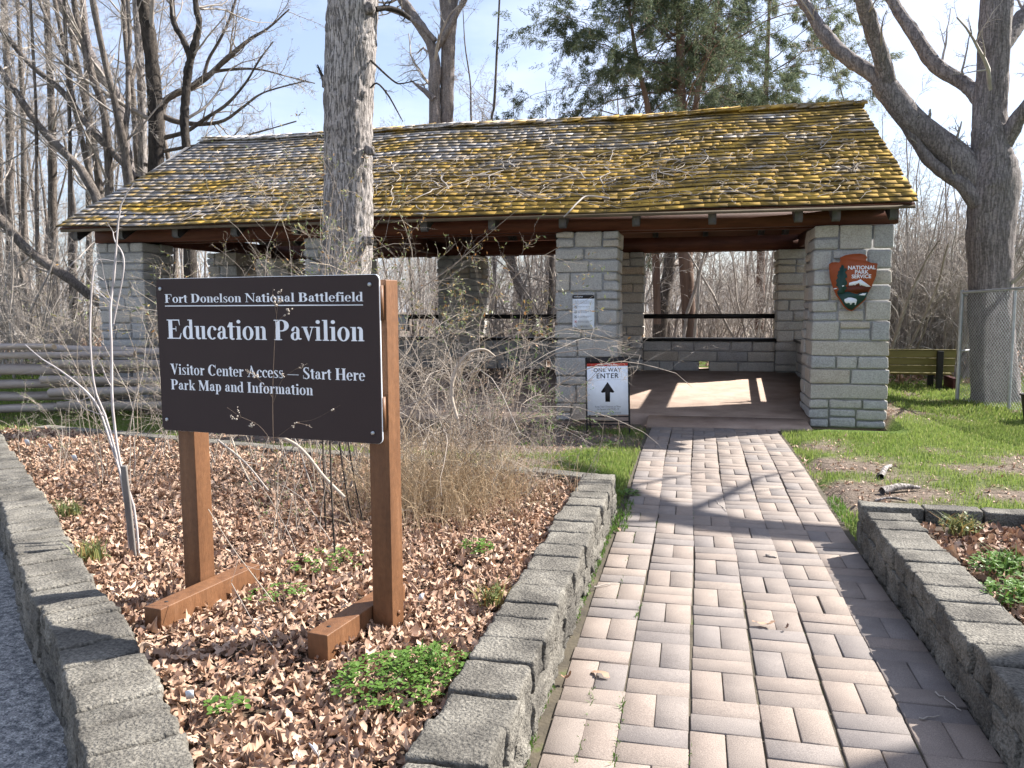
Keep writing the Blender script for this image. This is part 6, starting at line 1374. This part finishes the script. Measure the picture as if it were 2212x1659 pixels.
p = onz(288, 1195, .22); ob = MB(); bev_box(ob, -.016, .016, -.012, .012, -.05, .50, r=.006, n=6, amp=.004); o = ob.build('wooden_stake', M['stakewood'], smooth=True); o.location = p; o.rotation_euler = (0, R_(-3), .4)
tag(o, 'weathered grey wooden stake among the pale stems', 'stake')
for i, (u, v, lb) in enumerate(((412, 1518, 'white plant tag near the long wall at lower left'), (690, 1640, 'white plant tag at the bottom edge of the bed'), (432, 968, 'white plant tag behind the left sign post'), (905, 1305, 'white plant tag right of the right sign post'), (62, 965, 'small pale plant tag near the far end of the road wall'), (115, 975, 'small pale plant tag beside the far bed edging'), (165, 1000, 'pale plant tag in the far left leaves'))):
    p = onz(u, v, .24); r_ = empty('plant_tag', tuple(p), lb, 'tag', 'white tags in the bed'); s_ = .016 if v > 1200 else .025
    ob = MB(); ob.box(-s_ * .8, s_ * .8, -.001, .001, .02, .02 + s_ * 2.6, M=(np.array(Matrix.Rotation(R_(25), 3, 'X')), np.zeros(3))); ob.build('card', M['tagp'], r_); ob = MB(); tubes(ob, [[(0, 0, -.04), (0, -.004, .03)]], [[.0015] * 2], 4); ob.build('stem', M['bolt'], r_); r_.rotation_euler = (0, 0, [.5, -.6, 0, .9, .3, -.3, .2][i])
# branches lying on the lawn
for i, (a, b_, rr_, lb) in enumerate(((( 1905, 1068), (1985, 1060), .035, 'thick grey broken branch lying on the lawn beyond the right wall'), ((1903, 1035), (1925, 1010), .03, 'short pale chunk of wood on the lawn'), ((1890, 1083), (1960, 1085), .012, 'thin pale stick by the corner of the right wall'))):
    A_, B_ = onz(*a), onz(*b_); mid = (A_ + B_) / 2 + [.0, .02, .02]; ob = MB(); bark_tube(ob, np.array([A_, mid, B_]) - A_ + [0, 0, rr_ * .8], [rr_, rr_ * .9, rr_ * .6], 14, .02, .006, 30, 4, i); o = ob.build('fallen_branch', M['bark_pale'], smooth=True); o.location = A_; tag(o, lb, 'branch', 'wood lying on the lawn')
# twigs lying on the roof
tr_ = np.random.default_rng(23)
def roof_branch(n, L0, L1, r0, seed, xr=(-6.5, 2.3), sr=(.05, 3.3), per=3):
    rg = np.random.default_rng(seed); x = rg.uniform(*xr, n); s = np.clip(rg.beta(1.4, 2.2, n), 0, 1) * (sr[1] - sr[0]) + sr[0]; a = rg.uniform(0, 6.28, n); L = rg.uniform(L0, L1, n)
    m = 8; X2 = np.zeros((n, m, 2)); X2[:, 0] = np.c_[x, s]; th = a.copy(); cv = rg.normal(0, .10, n)
    for i in range(1, m): th = th + cv + rg.normal(0, .38, n); X2[:, i] = X2[:, i - 1] + np.c_[np.cos(th), np.sin(th)] * (L / (m - 1))[:, None]
    h = np.full((n, m), .045) + .03 * np.sin(np.linspace(0, 3.14, m))[None] * rg.random((n, 1)) + r0
    X2[..., 1] = np.clip(X2[..., 1], -.05, SL - .05); P_ = roof_pt(X2[..., 0], X2[..., 1], h); Rd = (rg.uniform(.6, 1.3, n) * r0)[:, None] * np.linspace(1, .4, m)[None]; return P_, Rd
mb = MB()
for n_, a, b_, r, sd_ in ((900, .06, .22, .0028, 1), (260, .2, .45, .0045, 2), (36, .4, .9, .009, 3)):
    P_, Rd = roof_branch(n_, a, b_, r, sd_, xr=(-7.5, 2.4)); tubes(mb, P_, Rd, 4, tint=tr_.uniform(.2, 1, len(P_)))
P_, Rd = roof_branch(26, .4, .9, .009, 7, (-3.6, 0.2), (.8, 2.2)); tubes(mb, P_, Rd, 5); st, di, l, r = spawn(tr_, P_, Rd, np.full(len(P_), .7), 5, .2, 1, 20, 60, .4, .6, .3, .002)
n1v = un_; di = di - (di @ n1v)[:, None] * n1v; P2, R2 = grow(tr_, st, di, l, r, 6, .12); tubes(mb, P2, R2, 3)
tag(mb.build('roof_twigs', M['twig_pale']), 'fallen twigs and small branches scattered over the roof shingles', 'twigs', kind='stuff')
for i, (a, b_) in enumerate((((-1.5, .35), (-1.62, -.12)),)):
    P_ = np.array([roof_pt(-1.1, .35, .06), roof_pt(-1.4, .38, .08), roof_pt(-1.5, .15, .09), roof_pt(-1.58, -.05, .06), roof_pt(-1.66, -.12, .0)]); ob = MB(); tubes(ob, catmull(P_, 18)[None] - P_[0], np.linspace(.014, .009, 18)[None], 6, cap=True); o = ob.build('hanging_branch', M['twig_pale'], smooth=True); o.location = P_[0]; tag(o, 'pale crooked branch hanging over the eave above the middle opening', 'branch')
# a spreading tree whose limbs fan out to the right above the roof
sp_l = [px([(330, 760, 30), (335, 420, 24), (345, 300, 20), (352, 228, 16), (375, 205, 15), (405, 192, 14), (440, 172, 13), (470, 145, 12), (500, 118, 11), (540, 85, 8), (580, 60, 6), (625, 20, 4)], 19.2),
        px([(352, 250, 14), (380, 262, 12), (430, 268, 10), (480, 262, 8), (520, 235, 6), (560, 205, 5), (600, 190, 4), (660, 175, 3)], 19.0), px([(400, 195, 10), (450, 160, 8), (500, 150, 7), (560, 150, 5), (620, 165, 4), (680, 180, 3)], 19.4),
        px([(345, 300, 12), (400, 285, 10), (445, 255, 8), (490, 225, 7), (530, 180, 5), (560, 130, 4), (590, 90, 3)], 18.7), px([(335, 330, 10), (390, 320, 8), (440, 312, 7), (500, 300, 6), (560, 285, 4), (640, 262, 3)], 18.9), px([(440, 172, 10), (450, 130, 8), (478, 80, 7), (500, 30, 6), (520, -40, 4)], 19.5)]
hand_tree('spreading_tree', 'bare tree fanning long fine limbs to the right above the roof', sp_l, 'bark_wood', [dict(per=11, t0=.3, t1=1, a0=20, a1=60, lr=.30, rr=.45, n=9, wig=.13, up=.02, k=4, lmax=1.9, rmin=.007), dict(per=7, lr=.5, rr=.55, n=7, wig=.17, k=3, rmin=.005), dict(per=5, lr=.55, rr=.6, n=5, wig=.2, k=3, rmin=.0035)], 131, 12, .008, .15, 9)

for i, (a, b_, lb) in enumerate((((1283, 1268), (1338, 1258), 'thin pale stick on the left side of the path beside the wall'), ((1985, 1552), (2035, 1548), 'short twig lying in the shade at the lower right of the path'), ((2020, 1495), (2075, 1535), 'thin brown twig against the foot of the right wall'), ((1545, 1080), (1570, 1105), 'tiny twig in the middle of the path'), ((1655, 1200), (1680, 1206), 'small pale scrap of bark mid-path'))):
    A_, B_ = onz(*a, .008), onz(*b_, .006); rg = np.random.default_rng(i); t = np.linspace(0, 1, 8)[:, None]; P_ = (B_ - A_) * t + np.c_[rg.normal(0, .006, (8, 2)), np.abs(rg.normal(0, .003, 8))]
    ob = MB(); tubes(ob, P_[None], np.linspace(.004, .002, 8)[None] * (2.2 if i == 4 else 1), 5, cap=True); o = ob.build('fallen_twig', M['twig_pale'], smooth=True); o.location = A_; tag(o, lb, 'twig', 'twigs on the brick path')
